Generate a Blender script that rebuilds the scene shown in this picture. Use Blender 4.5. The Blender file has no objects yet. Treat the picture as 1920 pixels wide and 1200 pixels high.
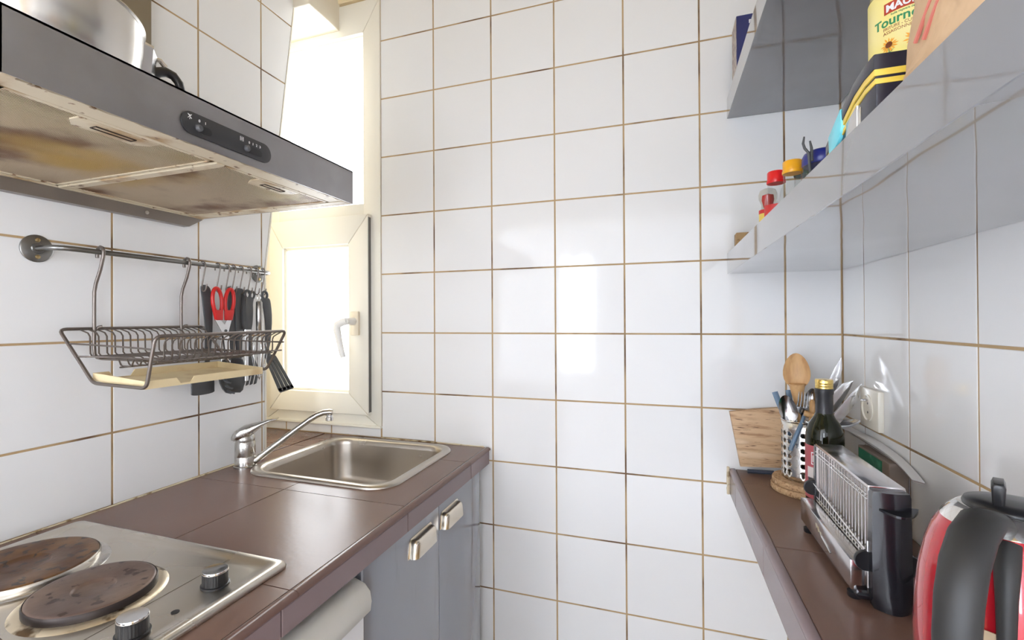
import bpy, bmesh, math, random
from math import sin, cos, pi, radians as R
from mathutils import Vector as V, Matrix as M
random.seed(7)
S = bpy.context.scene
COL = S.collection

# ------------------------------------------------------------------ camera
cam_d = bpy.data.cameras.new('camera'); cam = bpy.data.objects.new('camera', cam_d); COL.objects.link(cam)
S.camera = cam
cam_d.sensor_fit = 'HORIZONTAL'; cam_d.sensor_width = 36; cam_d.lens = 891.5647 / 1920 * 36
cam_d.shift_x = 32.1019 / 1920; cam_d.shift_y = -3.2491 / 1920
cam_d.clip_start = 0.02
_y, _p, _r = -0.3339193, 0.0052815, -0.0053421
_f = V((sin(_y), cos(_y), 0)); _ri = V((cos(_y), -sin(_y), 0)); _u = V((0, 0, 1))
_f2 = _f*cos(_p) + _u*sin(_p); _u2 = _u*cos(_p) - _f*sin(_p)
_r3 = _ri*cos(_r) + _u2*sin(_r); _u3 = _u2*cos(_r) - _ri*sin(_r)
cam.matrix_world = M.Translation((0.89434, -1.40018, 1.29897)) @ M((_r3, _u3, -_f2)).transposed().to_4x4()

# ------------------------------------------------------------------ world, lights, exposure
w = bpy.data.worlds.new('overcast_sky'); S.world = w; w.use_nodes = True
bg = w.node_tree.nodes['Background']; bg.inputs[0].default_value = (0.93, 0.965, 1.0, 1); bg.inputs[1].default_value = 5.5
S.view_settings.view_transform = 'Standard'; S.view_settings.look = 'None'
S.view_settings.exposure = 0.35; S.view_settings.gamma = 1.0; S.view_settings.use_curve_mapping = False
S.cycles.use_denoising = True
S.cycles.max_bounces = 14; S.cycles.diffuse_bounces = 7; S.cycles.glossy_bounces = 6; S.cycles.transparent_max_bounces = 16
S.cycles.sample_clamp_indirect = 6.0

def area(name, loc, direction, sx, sy, power, color, portal=False):
    l = bpy.data.lights.new(name, 'AREA'); l.shape = 'RECTANGLE'; l.size = sx; l.size_y = sy
    l.energy = power; l.color = color
    o = bpy.data.objects.new(name, l); COL.objects.link(o); o.location = loc
    o.rotation_euler = V(direction).to_track_quat('-Z', 'Z' if abs(direction[2]) < .9 else 'Y').to_euler()
    if portal: l.cycles.is_portal = True
    return o
DAY = (0.80, 0.885, 1.0)
# daylight in the window of the room behind, the large window at that room's left, and an added fill at its right
area('daylight_far_window', (0.085, -3.58, 1.37), (0, 1, 0), 0.37, 1.24, 20, DAY)
area('daylight_side_window', (-2.28, -2.62, 1.15), (1, .25, 0), 1.3, 1.6, 165, DAY)
area('added_right_fill', (2.50, -2.75, 1.20), (-1, .3, 0), 1.2, 1.5, 40, DAY)  # unseen fill light, added to brighten the left wall
area('kitchen_window_portal', (-0.25, 0.10, 1.65), (0, -1, 0), 0.52, 1.45, 1, (1, 1, 1), portal=True)

# ------------------------------------------------------------------ helpers
def shade(me, ang=35):
    if ang <= 0: return
    for p in me.polygons: p.use_smooth = True
    try: me.set_sharp_from_angle(angle=R(ang))
    except Exception: pass

class B:
    def __init__(s): s.v = []; s.f = []
    def add(s, vs, fs):
        n = len(s.v); s.v += [tuple(v) for v in vs]; s.f += [tuple(i+n for i in f) for f in fs]; return s
    def box(s, x0, x1, y0, y1, z0, z1, b=0.0, seg=1):
        if b <= 0:
            vs = [(x, y, z) for x in (x0, x1) for y in (y0, y1) for z in (z0, z1)]
            fs = [(0,1,3,2),(4,6,7,5),(0,4,5,1),(2,3,7,6),(0,2,6,4),(1,5,7,3)]
            return s.add(vs, fs)
        bm = bmesh.new(); bmesh.ops.create_cube(bm, size=1)
        for v in bm.verts:
            v.co = V(((x0+x1)/2+v.co.x*(x1-x0), (y0+y1)/2+v.co.y*(y1-y0), (z0+z1)/2+v.co.z*(z1-z0)))
        bmesh.ops.bevel(bm, geom=bm.edges[:], offset=b, segments=seg, affect='EDGES', profile=.5)
        return s.bm(bm)
    def bm(s, bm, mx=None):
        bm.verts.index_update()
        vs = [(mx @ v.co) if mx else v.co.copy() for v in bm.verts]
        fs = [[v.index for v in f.verts] for f in bm.faces]; bm.free()
        return s.add(vs, fs)
    def ring(s, rings, closed=True, cap0=True, cap1=True, loop=False):
        n = len(rings[0]); vs = [p for r in rings for p in r]; fs = []
        m = len(rings); rr = range(m if loop else m-1)
        for i in rr:
            a = i*n; b_ = ((i+1) % m)*n
            for j in range(n if closed else n-1):
                k = (j+1) % n; fs.append((a+j, a+k, b_+k, b_+j))
        if not loop and closed:
            if cap0: fs.append(tuple(range(n))[::-1])
            if cap1: fs.append(tuple(range((m-1)*n, m*n)))
        return s.add(vs, fs)
    def tube(s, pts, r, n=10, closed=False, flat=None):
        """swept circle along pts; r may be a list; flat=(a,b) gives elliptic scale"""
        P = [V(p) for p in pts]; m = len(P); rings = []
        rs = r if isinstance(r, (list, tuple)) else [r]*m
        T = []
        for i in range(m):
            a = P[(i-1) % m] if (closed or i > 0) else P[i]
            b_ = P[(i+1) % m] if (closed or i < m-1) else P[i]
            T.append((b_-a).normalized())
        up = V((0, 0, 1)) if abs(T[0].z) < .9 else V((0, 1, 0))
        nx = (up - T[0]*up.dot(T[0])).normalized()
        for i in range(m):
            nx = (nx - T[i]*nx.dot(T[i])).normalized(); ny = T[i].cross(nx)
            fa, fb = flat if flat else (1, 1)
            rings.append([P[i] + nx*cos(2*pi*k/n)*rs[i]*fa + ny*sin(2*pi*k/n)*rs[i]*fb for k in range(n)])
        return s.ring(rings, loop=closed)
    def lathe(s, prof, c=(0, 0, 0), n=40, ax='z', cap0=True, cap1=True, a0=0.0):
        rings = []
        for r, h in prof:
            r = max(r, 1e-5); ring = []
            for k in range(n):
                a = 2*pi*k/n + a0
                p = (r*cos(a), r*sin(a), h)
                if ax == 'x': p = (h, r*cos(a), r*sin(a))
                if ax == 'y': p = (r*sin(a), h, r*cos(a))
                ring.append((c[0]+p[0], c[1]+p[1], c[2]+p[2]))
            rings.append(ring)
        return s.ring(rings, cap0=cap0, cap1=cap1)
    def prism(s, poly, ax, a, b_, bev=0.0):
        """extrude 2D polygon along axis ax from a to b. poly coords: x->(y,z), y->(x,z), z->(x,y)"""
        def P(u, v, t):
            return {'x': (t, u, v), 'y': (u, t, v), 'z': (u, v, t)}[ax]
        bm = bmesh.new()
        v0 = [bm.verts.new(P(u, v, a)) for u, v in poly]; v1 = [bm.verts.new(P(u, v, b_)) for u, v in poly]
        n = len(poly)
        f0 = bm.faces.new(v0); f1 = bm.faces.new(v1[::-1])
        for i in range(n): bm.faces.new((v0[i], v1[i], v1[(i+1) % n], v0[(i+1) % n]))
        bmesh.ops.recalc_face_normals(bm, faces=bm.faces[:])
        if bev > 0:
            es = [e for e in bm.edges if any(f in (f0, f1) for f in e.link_faces)]
            bmesh.ops.bevel(bm, geom=es, offset=bev, segments=2, affect='EDGES', profile=.5)
        if n > 4: bmesh.ops.triangulate(bm, faces=[f for f in bm.faces if len(f.verts) > 4])
        return s.bm(bm)
    def xf(s, mx, start=0):
        s.v = s.v[:start] + [tuple(mx @ V(v)) for v in s.v[start:]]; return s
    def mesh(s, name, off=(0, 0, 0), ang=35):
        me = bpy.data.meshes.new(name)
        me.from_pydata([(x-off[0], y-off[1], z-off[2]) for x, y, z in s.v], [], s.f)
        bm = bmesh.new(); bm.from_mesh(me); bmesh.ops.recalc_face_normals(bm, faces=bm.faces[:]); bm.to_mesh(me); bm.free()
        shade(me, ang); return me

def wloc(p):
    l = V((0, 0, 0))
    while p: l += p.location; p = p.parent
    return l
def obj(name, b, mt, parent=None, ang=35, label=None, base=None):
    """link builder b (world coordinates) as one mesh object"""
    if parent: off = wloc(parent)
    elif base: off = V(base)
    else:
        xs = [v[0] for v in b.v]; ys = [v[1] for v in b.v]; zs = [v[2] for v in b.v]
        off = V(((min(xs)+max(xs))/2, (min(ys)+max(ys))/2, min(zs)))
    me = b.mesh(name, off, ang); me.materials.append(mt)
    o = bpy.data.objects.new(name, me); COL.objects.link(o)
    if parent: o.parent = parent
    else: o.location = off
    if label: o['label'] = label
    return o
def tag(o, label, cat, group=None):
    o['label'] = label; o['category'] = cat
    if group: o['group'] = group
    return o
def thing(name, loc, label, cat, group=None):
    o = bpy.data.objects.new(name, None); COL.objects.link(o); o.location = loc; o.empty_display_size = .05
    return tag(o, label, cat, group)
def struct(name, b, mt, ang=0, loc=(0, 0, 0)):
    o = obj(name, b, mt, ang=ang, base=loc); o['kind'] = 'structure'; return o
def copy_tree(o, parent=None):
    c = o.copy(); COL.objects.link(c); c.parent = parent
    for ch in list(o.children): copy_tree(ch, c)
    return c
def text(name, body, size, mt, parent, mx, depth=.0002, wrap=None, bold=0.0, shear=0.0, sx=1.0):
    """flat lettering; mx maps the text plane (x right, y up) to the world. wrap=f(x,y,z)->world"""
    cu = bpy.data.curves.new(name, 'FONT'); cu.body = body; cu.size = size; cu.extrude = depth; cu.offset = bold; cu.shear = shear
    cu.resolution_u = 3
    t = bpy.data.objects.new('tmp', cu); COL.objects.link(t)
    dg = bpy.context.evaluated_depsgraph_get(); me = bpy.data.meshes.new_from_object(t.evaluated_get(dg))
    COL.objects.unlink(t); bpy.data.objects.remove(t)
    off = wloc(parent) if parent else V((0, 0, 0))
    for v in me.vertices:
        p = V((v.co.x*sx, v.co.y, v.co.z))
        v.co = (wrap(p) if wrap else mx @ p) - off
    me.materials.clear(); me.materials.append(mt)
    o = bpy.data.objects.new(name, me); COL.objects.link(o); o.parent = parent
    return o
def rrect(cx, cy, hx, hy, r, z, n=8):
    pts = []
    for qx, qy, a0 in ((1, 1, 0), (-1, 1, pi/2), (-1, -1, pi), (1, -1, 3*pi/2)):
        for k in range(n+1):
            a = a0 + pi/2*k/n
            pts.append((cx+qx*(hx-r)+r*cos(a), cy+qy*(hy-r)+r*sin(a), z))
    return pts

# ------------------------------------------------------------------ materials
def mat(name, col, rough=.5, metal=0.0, ior=1.5, coat=0.0, coat_r=.03, trans=0.0, emit=None,
        noise=None, bump=None, rnoise=None, rand=0.0, stretch=None, spec=None):
    """noise=(scale, colour2, lo, hi[, detail]) mixes in a second colour by object-space noise"""
    m = bpy.data.materials.new(name); m.use_nodes = True
    nt = m.node_tree; N = nt.nodes; L = nt.links; p = N['Principled BSDF']
    p.inputs['Base Color'].default_value = (*col, 1); p.inputs['Roughness'].default_value = rough
    p.inputs['Metallic'].default_value = metal; p.inputs['IOR'].default_value = ior
    p.inputs['Coat Weight'].default_value = coat; p.inputs['Coat Roughness'].default_value = coat_r
    p.inputs['Transmission Weight'].default_value = trans
    if spec is not None: p.inputs['Specular IOR Level'].default_value = spec
    if emit:
        p.inputs['Emission Color'].default_value = (*emit[0], 1); p.inputs['Emission Strength'].default_value = emit[1]
    tc = N.new('ShaderNodeTexCoord'); mp = N.new('ShaderNodeMapping'); L.new(tc.outputs['Object'], mp.inputs[0])
    if stretch: mp.inputs['Scale'].default_value = stretch
    src = mp.outputs[0]
    if rand > 0 or noise or bump or rnoise:
        oi = N.new('ShaderNodeObjectInfo'); ad = N.new('ShaderNodeVectorMath'); ad.operation = 'ADD'
        sc = N.new('ShaderNodeVectorMath'); sc.operation = 'SCALE'; sc.inputs['Scale'].default_value = 37.0
        cb = N.new('ShaderNodeCombineXYZ'); L.new(oi.outputs['Random'], cb.inputs[0]); L.new(oi.outputs['Random'], cb.inputs[1])
        L.new(cb.outputs[0], sc.inputs[0]); L.new(src, ad.inputs[0]); L.new(sc.outputs[0], ad.inputs[1]); src = ad.outputs[0]
    colsock = None
    if noise:
        for i, nz in enumerate(noise if isinstance(noise, list) else [noise]):
            n = N.new('ShaderNodeTexNoise'); n.inputs['Scale'].default_value = nz[0]; n.inputs['Detail'].default_value = nz[4] if len(nz) > 4 else 4
            L.new(src, n.inputs['Vector'])
            mr = N.new('ShaderNodeMapRange'); mr.interpolation_type = 'SMOOTHSTEP'; mr.inputs['From Min'].default_value = nz[2]; mr.inputs['From Max'].default_value = nz[3]
            L.new(n.outputs['Fac'], mr.inputs['Value'])
            mx = N.new('ShaderNodeMix'); mx.data_type = 'RGBA'; mx.inputs[6].default_value = (*col, 1); mx.inputs[7].default_value = (*nz[1], 1)
            L.new(mr.outputs[0], mx.inputs[0])
            if colsock: L.new(colsock, mx.inputs[6])
            colsock = mx.outputs[2]
    if rand > 0:
        hs = N.new('ShaderNodeHueSaturation'); hs.inputs['Color'].default_value = (*col, 1)
        mr = N.new('ShaderNodeMapRange'); mr.inputs['To Min'].default_value = 1-rand; mr.inputs['To Max'].default_value = 1+rand
        L.new(oi.outputs['Random'], mr.inputs['Value']); L.new(mr.outputs[0], hs.inputs['Value'])
        if colsock: L.new(colsock, hs.inputs['Color'])
        colsock = hs.outputs[0]
    if colsock: L.new(colsock, p.inputs['Base Color'])
    if rnoise:
        n = N.new('ShaderNodeTexNoise'); n.inputs['Scale'].default_value = rnoise[0]; n.inputs['Detail'].default_value = 2; L.new(src, n.inputs['Vector'])
        mr = N.new('ShaderNodeMapRange'); mr.interpolation_type = 'SMOOTHSTEP'; mr.inputs['From Min'].default_value = .25; mr.inputs['From Max'].default_value = .75
        mr.inputs['To Min'].default_value = rnoise[1]; mr.inputs['To Max'].default_value = rnoise[2]
        L.new(n.outputs['Fac'], mr.inputs['Value']); L.new(mr.outputs[0], p.inputs['Roughness'])
    if bump:
        n = N.new('ShaderNodeTexNoise'); n.inputs['Scale'].default_value = bump[0]; n.inputs['Detail'].default_value = bump[2] if len(bump) > 2 else 1
        L.new(src, n.inputs['Vector']); bp = N.new('ShaderNodeBump'); bp.inputs['Strength'].default_value = 1.0
        bp.inputs['Distance'].default_value = bump[1]; L.new(n.outputs['Fac'], bp.inputs['Height']); L.new(bp.outputs[0], p.inputs['Normal'])
        if coat > 0: L.new(bp.outputs[0], p.inputs['Coat Normal'])
    return m

def thin_glass(name, tint=(1, 1, 1)):
    m = bpy.data.materials.new(name); m.use_nodes = True; nt = m.node_tree; N = nt.nodes; L = nt.links
    N.remove(N['Principled BSDF']); t = N.new('ShaderNodeBsdfTransparent'); t.inputs[0].default_value = (*tint, 1)
    g = N.new('ShaderNodeBsdfGlossy'); g.inputs['Roughness'].default_value = .02; fr = N.new('ShaderNodeFresnel'); fr.inputs[0].default_value = 1.5
    ge = N.new('ShaderNodeNewGeometry'); ml = N.new('ShaderNodeMath'); ml.operation = 'MULTIPLY_ADD'; ml.inputs[1].default_value = -1; ml.inputs[2].default_value = 1
    L.new(ge.outputs['Backfacing'], ml.inputs[0]); m2 = N.new('ShaderNodeMath'); m2.operation = 'MULTIPLY'; L.new(ml.outputs[0], m2.inputs[0]); L.new(fr.outputs[0], m2.inputs[1])
    mx = N.new('ShaderNodeMixShader'); L.new(m2.outputs[0], mx.inputs[0]); L.new(t.outputs[0], mx.inputs[1]); L.new(g.outputs[0], mx.inputs[2])
    L.new(mx.outputs[0], N['Material Output'].inputs[0]); return m

TILE = mat('white_glazed_tile', (.80, .80, .80), .07, ior=1.5, rand=.02, bump=(5, .0004), rnoise=(6, .05, .10))
GROUT = mat('brown_grout', (.46, .32, .17), .85, noise=(7, (.15, .085, .045), .48, .70), bump=(300, .001, 4))
BROWN = mat('brown_worktop_tile', (.150, .082, .061), .27, rand=.04, noise=(3.0, (.180, .108, .083), .25, .75, 2), bump=(90, .00015, 1))
NOSE = mat('brown_edge_tile', (.145, .083, .069), .22, noise=(4, (.155, .09, .076), .3, .7, 2))
MAUVE = mat('mauve_front_tile', (.21, .152, .156), .25, rand=.04)
DGROUT = mat('dark_worktop_grout', (.12, .07, .04), .9, noise=(40, (.45, .36, .26), .62, .7))
SILI = mat('aged_cream_sealant', (.66, .56, .40), .6, noise=(40, (.24, .15, .07), .52, .66, 4))
CHROME = mat('chrome', (.78, .78, .78), .08, 1.0, rnoise=(30, .05, .16))
STEEL = mat('brushed_stainless_steel', (.60, .575, .54), .28, 1.0, rnoise=(18, .24, .32))
SINKST = mat('sink_stainless_steel', (.52, .475, .42), .30, 1.0, rnoise=(12, .27, .33))
HOODST = mat('hood_stainless_steel', (.36, .35, .355), .34, 1.0, noise=(7, (.43, .425, .44), .4, .7, 6), rnoise=(9, .28, .44))
FLUEST = mat('dark_flue_steel', (.30, .26, .20), .40, 1.0)
WHITEPVC = mat('cream_white_window_plastic', (.83, .80, .71), .35, rand=.01)
WHITEPL = mat('white_plastic', (.86, .85, .82), .3)
IVORY = mat('ivory_socket_plastic', (.80, .76, .66), .25)
GAPSHADE = mat('grey_gap_shade', (.16, .155, .145), .7)
BLACKP = mat('black_plastic', (.016, .016, .018), .28)
BLACKM = mat('matt_black_nylon', (.070, .072, .076), .40)  # black raised towards grey, haze mixed into the base colour
WIRE = mat('grey_brown_metal_wire', (.20, .17, .15), .35, .75)
RAILM = mat('dull_grey_steel_rail', (.24, .235, .225), .32, .9)
GLASS = thin_glass('window_glass')
CREAMP = mat('yellowed_tray_plastic', (.80, .66, .40), .4, noise=(16, (.62, .45, .24), .5, .72, 6))
LAMIN = mat('grey_gloss_laminate', (.19, .19, .203), .06, ior=1.6, coat=.8, coat_r=.02, noise=(6, (.18, .18, .19), .4, .6), bump=(4.5, .0015), stretch=(1, 1, 1))
DOORL = mat('grey_blue_gloss_door', (.245, .262, .31), .10, ior=1.7, coat=.6, coat_r=.05, noise=(30, (.19, .20, .235), .60, .74, 4), stretch=(1, 1, .10), bump=(1.5, .0002))
PLASTER = mat('cream_plaster', (.80, .66, .42), .8, bump=(120, .0005, 3))
PAINT = mat('white_room_paint', (.81, .81, .82), .85)
FLOORM = mat('pale_grey_floor_tile', (.55, .55, .57), .4)

def plain(name, col, rough=.5, metal=0.0, **k): return mat(name, col, rough, metal, **k)

# ------------------------------------------------------------------ the setting
XL, XR = -0.2259, 1.3230
ZT = 0.903            # worktop height
ROW = 0.19888; Z0 = 1.26
CEIL = 2.62
tile_cache = {}
def tile_mesh(wd, ht):
    k = (round(wd, 3), round(ht, 3))
    if k in tile_cache: return tile_cache[k]
    b = B(); c = .0008; a, h = wd/2, ht/2; d = .006
    lo = [(-a, -h, -d), (a, -h, -d), (a, h, -d), (-a, h, -d)]
    mid = [(-a, -h, -c*.7), (a, -h, -c*.7), (a, h, -c*.7), (-a, h, -c*.7)]
    top = [(-a+c, -h+c, 0), (a-c, -h+c, 0), (a-c, h-c, 0), (-a+c, h-c, 0)]
    b.ring([lo, mid, top], cap0=False)
    me = b.mesh('tile', ang=25); me.materials.append(TILE); tile_cache[k] = me; return me
G = .0045
def place_tile(parent, c, wd, ht, face):
    o = bpy.data.objects.new('tile', tile_mesh(wd, ht)); COL.objects.link(o); o.parent = parent
    # tile local x=u, y=v(up), z=outward normal
    e = {'y-': (pi/2, 0, 0), 'x+': (pi/2, 0, pi/2), 'x-': (pi/2, 0, -pi/2)}[face]
    q = M.Rotation(e[2], 4, 'Z') @ M.Rotation(e[0], 4, 'X')
    q = q @ M.Rotation(R(random.uniform(-.03, .03)), 4, 'X') @ M.Rotation(R(random.uniform(-.05, .05)), 4, 'Y')
    o.matrix_local = M.Translation(V(c)) @ q
def rows(z_lo, z_hi):
    out = []
    for k in range(-8, 9):
        a, b_ = Z0+ROW*k, Z0+ROW*(k+1)
        a2, b2 = max(a, z_lo), min(b_, z_hi)
        if b2-a2 > .012: out.append((a2, b2, k))
    return out

fl = B().box(-3, 3.2, -4.2, .3, -.1, 0); struct('floor', fl, FLOORM)
ce = B().box(-3, 3.2, -4.2, -1.95, CEIL, CEIL+.1); struct('ceiling', ce, PAINT)
ce = B().box(-3, 3.2, -1.95, .3, CEIL, CEIL+.1); struct('ceiling', ce, PLASTER)
struct('light_block_header', B().box(-.74, XR+.1, -1.95, -1.85, 1.97, CEIL), PLASTER)  # unseen header, added to keep window light off the upper walls

# back wall right of the window, below it, and above it
wb = B().box(0.0, XR+.1, .0010, .16, 0, CEIL).box(-.75, 0.0, .0010, .16, 0, .936).box(-.75, 0.0, .0010, .16, 2.455, CEIL).box(-.75, -.66, .0010, .16, .936, 2.455)
wall_back = struct('wall_back', wb, GROUT)
for c in range(7):
    x0, x1 = .2*c, min(.2*c+.2, XR)
    for z0, z1, k in rows(0, CEIL):
        if z1 <= .83 and x1 <= .36: continue
        if x1 <= .39 and z0 < ZT:
            if z1 < ZT+.01: continue
            z0 = ZT+.002
        g0 = G/2 if k > -20 else 0
        place_tile(wall_back, ((x0+x1)/2, 0, (z0+z1)/2), x1-x0-G, z1-z0-G, 'y-')
for x0, x1 in ((-.5, -.405), (-.405, -.205), (-.205, -.002)):      # low tile strip under the window
    place_tile(wall_back, ((x0+x1)/2, 0, (ZT+.935)/2+.001), x1-x0-G, .029, 'y-')

# left wall, its far edge slopes in the upper part
EY = lambda z: -.277 if z < 1.456 else -.277 + (z-1.456)*.1424
poly = [(-1.95, 0), (-.277, 0), (-.277, 1.456), (EY(CEIL), CEIL), (-1.95, CEIL)]
wall_left = struct('wall_left', B().prism(poly, 'x', -.75, XL-.0010), GROUT)
for c in range(-1, 7):
    ya, yb = -(.2892+.2049*(c+1)), -(.2892+.2049*c)
    for z0, z1, k in rows(ZT+.001, CEIL):
        if c == -1:
            y0 = -.2892; ylo, yhi = EY(z0)-.002, EY(z1)-.002
            b = B()
            pts = [(y0+G/2, z0+G/2), (ylo, z0+G/2)]
            if z0 < 1.456 < z1: pts.append((-.279, 1.456))
            pts += [(yhi, z1-G/2), (y0+G/2, z1-G/2)]
            b.prism(pts, 'x', XL-.006, XL, .0008)
            obj('tile', b, TILE, wall_left, ang=25)
            continue
        place_tile(wall_left, (XL, (ya+yb)/2, (z0+z1)/2), yb-ya-G, z1-z0-G, 'x+')
tr = B().prism([(-.278, ZT), (-.2735, ZT), (-.2735, 1.456), (EY(CEIL)+.004, CEIL), (EY(CEIL)-.001, CEIL), (-.278, 1.456)], 'x', -.70, XL+.001)
t1 = struct('trim_1', tr, WHITEPVC)
# niche side beyond the wall end
struct('wall_niche', B().box(-.75, -.502, -.29, .01, 0, CEIL), PLASTER)
# boxed casing over the window
struct('trim_2', B().box(-.502, -.163, -.158, .0, 2.320, CEIL, .003, 2), mat('cream_casing_paint', (.80, .74, .62), .7))

# right wall
wr = struct('wall_right', B().box(XR+.0010, XR+.15, -1.95, .16, 0, CEIL), GROUT)
for c in range(-1, 7):
    yb = -(.133+.19966*c) if c >= 0 else -.003; ya = -(.133+.19966*(c+1))
    if c == -1: ya = -.133; yb = -.004
    for z0, z1, k in rows(.70, CEIL):
        place_tile(wr, (XR, (ya+yb)/2, (z0+z1)/2), yb-ya-G, z1-z0-G, 'x-')
# the room behind the camera
struct('wall_far_left', B().box(-2.5, -2.4, -3.7, -1.8, 0, .5).box(-2.5, -2.4, -3.7, -1.8, 2.25, CEIL).box(-2.5, -2.4, -3.7, -3.35, .5, 2.25).box(-2.5, -2.4, -1.95, -1.8, .5, 2.25), PAINT)
struct('wall_near_left', B().box(-2.5, -.74, -1.95, -1.85, 0, CEIL), PAINT)
struct('wall_near_right', B().box(XR+.1, 2.7, -1.95, -1.85, 0, CEIL), PAINT)
struct('wall_far_right', B().box(2.6, 2.7, -3.7, -3.35, 0, CEIL).box(2.6, 2.7, -2.15, -1.85, 0, CEIL).box(2.6, 2.7, -3.35, -2.15, 0, .45).box(2.6, 2.7, -3.35, -2.15, 1.95, CEIL), PAINT)
struct('wall_behind', B().box(-2.5, -.10, -3.62, -3.5, 0, CEIL).box(.27, 2.7, -3.62, -3.5, 0, CEIL).box(-.10, .27, -3.62, -3.5, 0, .75).box(-.10, .27, -3.62, -3.5, 1.99, CEIL), PAINT)
w2 = struct('window_2', B().box(-.10, .27, -3.55, -3.51, .75, .79).box(-.10, .27, -3.55, -3.51, 1.95, 1.99).box(-.10, -.07, -3.55, -3.51, .75, 1.99).box(.24, .27, -3.55, -3.51, .75, 1.99).box(.045, .075, -3.55, -3.51, .79, 1.95), WHITEPL)

# ------------------------------------------------------------------ kitchen window
def mitre(x0, x1, z0, z1, wl, wr_, wb_, wt, y0, y1, mt, parent, name, bev=.002):
    g = .0006
    polys = [[(x0, z0), (x1, z0), (x1-wr_, z0+wb_), (x0+wl, z0+wb_)],
             [(x0, z1), (x1, z1), (x1-wr_, z1-wt), (x0+wl, z1-wt)],
             [(x0, z0), (x0+wl, z0+wb_), (x0+wl, z1-wt), (x0, z1)],
             [(x1, z0), (x1-wr_, z0+wb_), (x1-wr_, z1-wt), (x1, z1)]]
    sh = [(0, -g), (0, g), (-g, 0), (g, 0)]
    for p, (dx, dz) in zip(polys, sh):
        obj(name, B().prism([(x+dx, z+dz) for x, z in p], 'y', y0, y1, bev), mt, parent, ang=25)
win = struct('window_1', B().box(-.50, -.002, .055, .095, .938, .955).box(-.50, -.002, .055, .095, 2.43, 2.452), WHITEPVC)
mitre(-.50, .0, .936, 2.405, .07, .068, .045, .11, -.004, .06, WHITEPVC, win, 'window_frame_member', .003)
obj('window_transom', B().box(-.445, -.066, -.003, .055, 1.662, 1.706, .004, 2), WHITEPVC, win)
obj('window_sill_lip', B().box(-.50, .002, -.012, .03, .9355, .944, .002), WHITEPVC, win)
obj('window_head_board', B().box(-.50, .0, -.010, .05, 2.412, 2.455, .003), PLASTER, win)
# bead round the fixed upper pane
mitre(-.45, -.064, 1.700, 2.305, .014, .010, .010, .014, .012, .05, WHITEPVC, win, 'glazing_bead', .002)
obj('pane', B().box(-.45, -.062, .036, .041, 1.70, 2.305), GLASS, win)
# opening casement, standing proud of the frame
sx0, sx1, sz0, sz1 = -.462, -.0385, .980, 1.664
mitre(sx0, sx1, sz0, sz1, .062, .080, .074, .098, -.021, .03, WHITEPVC, win, 'casement_member', .004)
mitre(sx0+.058, sx1-.076, sz0+.070, sz1-.094, .013, .013, .013, .013, -.008, .025, WHITEPVC, win, 'glazing_bead', .003)
obj('gap_shade_strip', B().box(sx1+.0002, sx1+.0012, -.018, .0, sz0+.01, sz1-.01), GAPSHADE, win)  # dark strip painting in the shade of the gap beside the casement
obj('pane', B().box(sx0+.06, sx1-.08, .008, .013, sz0+.07, sz1-.095), GLASS, win)
hp = obj('handle_plate', B().box(-.103, -.070, -.032, -.020, 1.252, 1.333, .003, 2), mat('ivory_handle_plate', (.78, .70, .55), .35), win)
hd = B().lathe([(.013, 0), (.013, -.018), (.011, -.030), (.011, -.044)], (-.089, -.031, 1.300), 20, 'y')
hd.tube([(-.089, -.072, 1.300), (-.100, -.078, 1.297), (-.117, -.080, 1.288), (-.119, -.080, 1.275), (-.112, -.078, 1.235), (-.103, -.076, 1.195), (-.099, -.075, 1.180)],
        [.012, .0125, .013, .0125, .0105, .0095, .009], 14, flat=(1, .8))
obj('window_handle', hd, WHITEPL, win)

# ------------------------------------------------------------------ left worktop (tiles, trims), with openings for the sink
HX0, HX1, HY0, HY1 = -.130, .274, -.424, -.052
def cut(x0, x1, y0, y1):
    out = []
    xs = sorted({x0, x1, *[v for v in (HX0, HX1) if x0 < v < x1]}); ys = sorted({y0, y1, *[v for v in (HY0, HY1) if y0 < v < y1]})
    for a, b_ in zip(xs, xs[1:]):
        for c, d in zip(ys, ys[1:]):
            mx_, my_ = (a+b_)/2, (c+d)/2
            if HX0 < mx_ < HX1 and HY0 < my_ < HY1: continue
            out.append((a, b_, c, d))
    return out
wt = thing('tiled_worktop', (.08, -.9, .84), 'long brown tiled worktop along the left wall with the sink and hob set in it', 'worktop')
sb = B()
for a, b_, c, d in cut(XL, .372, -1.60, .0): sb.box(a, b_, c, d, .856, ZT-.0028)
for a, b_, c, d in cut(-.5, XL, -.276, .0): sb.box(a, b_, c, d, .856, ZT-.0028)
obj('worktop_slab', sb, DGROUT, wt, ang=0)
g2 = .0022
xl_ = [XL, .052, .3755]; yl_ = [0, -.165, -.500, -.835, -1.17, -1.60]
def wtile(x0, x1, y0, y1, parent, mt=BROWN):
    b = B(); cells = cut(x0+g2/2, x1-g2/2, y0+g2/2, y1-g2/2)
    if len(cells) == 1: b.box(*cells[0], ZT-.010, ZT, .0012)
    else:
        for c in cells: b.box(*c, ZT-.010, ZT)
    return obj('tile', b, mt, parent, ang=20)
for i in range(2):
    for j in range(5): wtile(xl_[i], xl_[i+1], yl_[j+1], yl_[j], wt)
wtile(-.5, XL-.006, -.165, 0, wt); wtile(-.5, XL-.006, -.272, -.165, wt)
prev = -.002
for yb in (-.155, -.510, -.865, -1.22, -1.60):
    obj('front_tile', B().box(.374, .389, yb+g2/2, prev-g2/2, .853, .8935, .0012), MAUVE, wt, ang=20); prev = yb
prev = -.002
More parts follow.
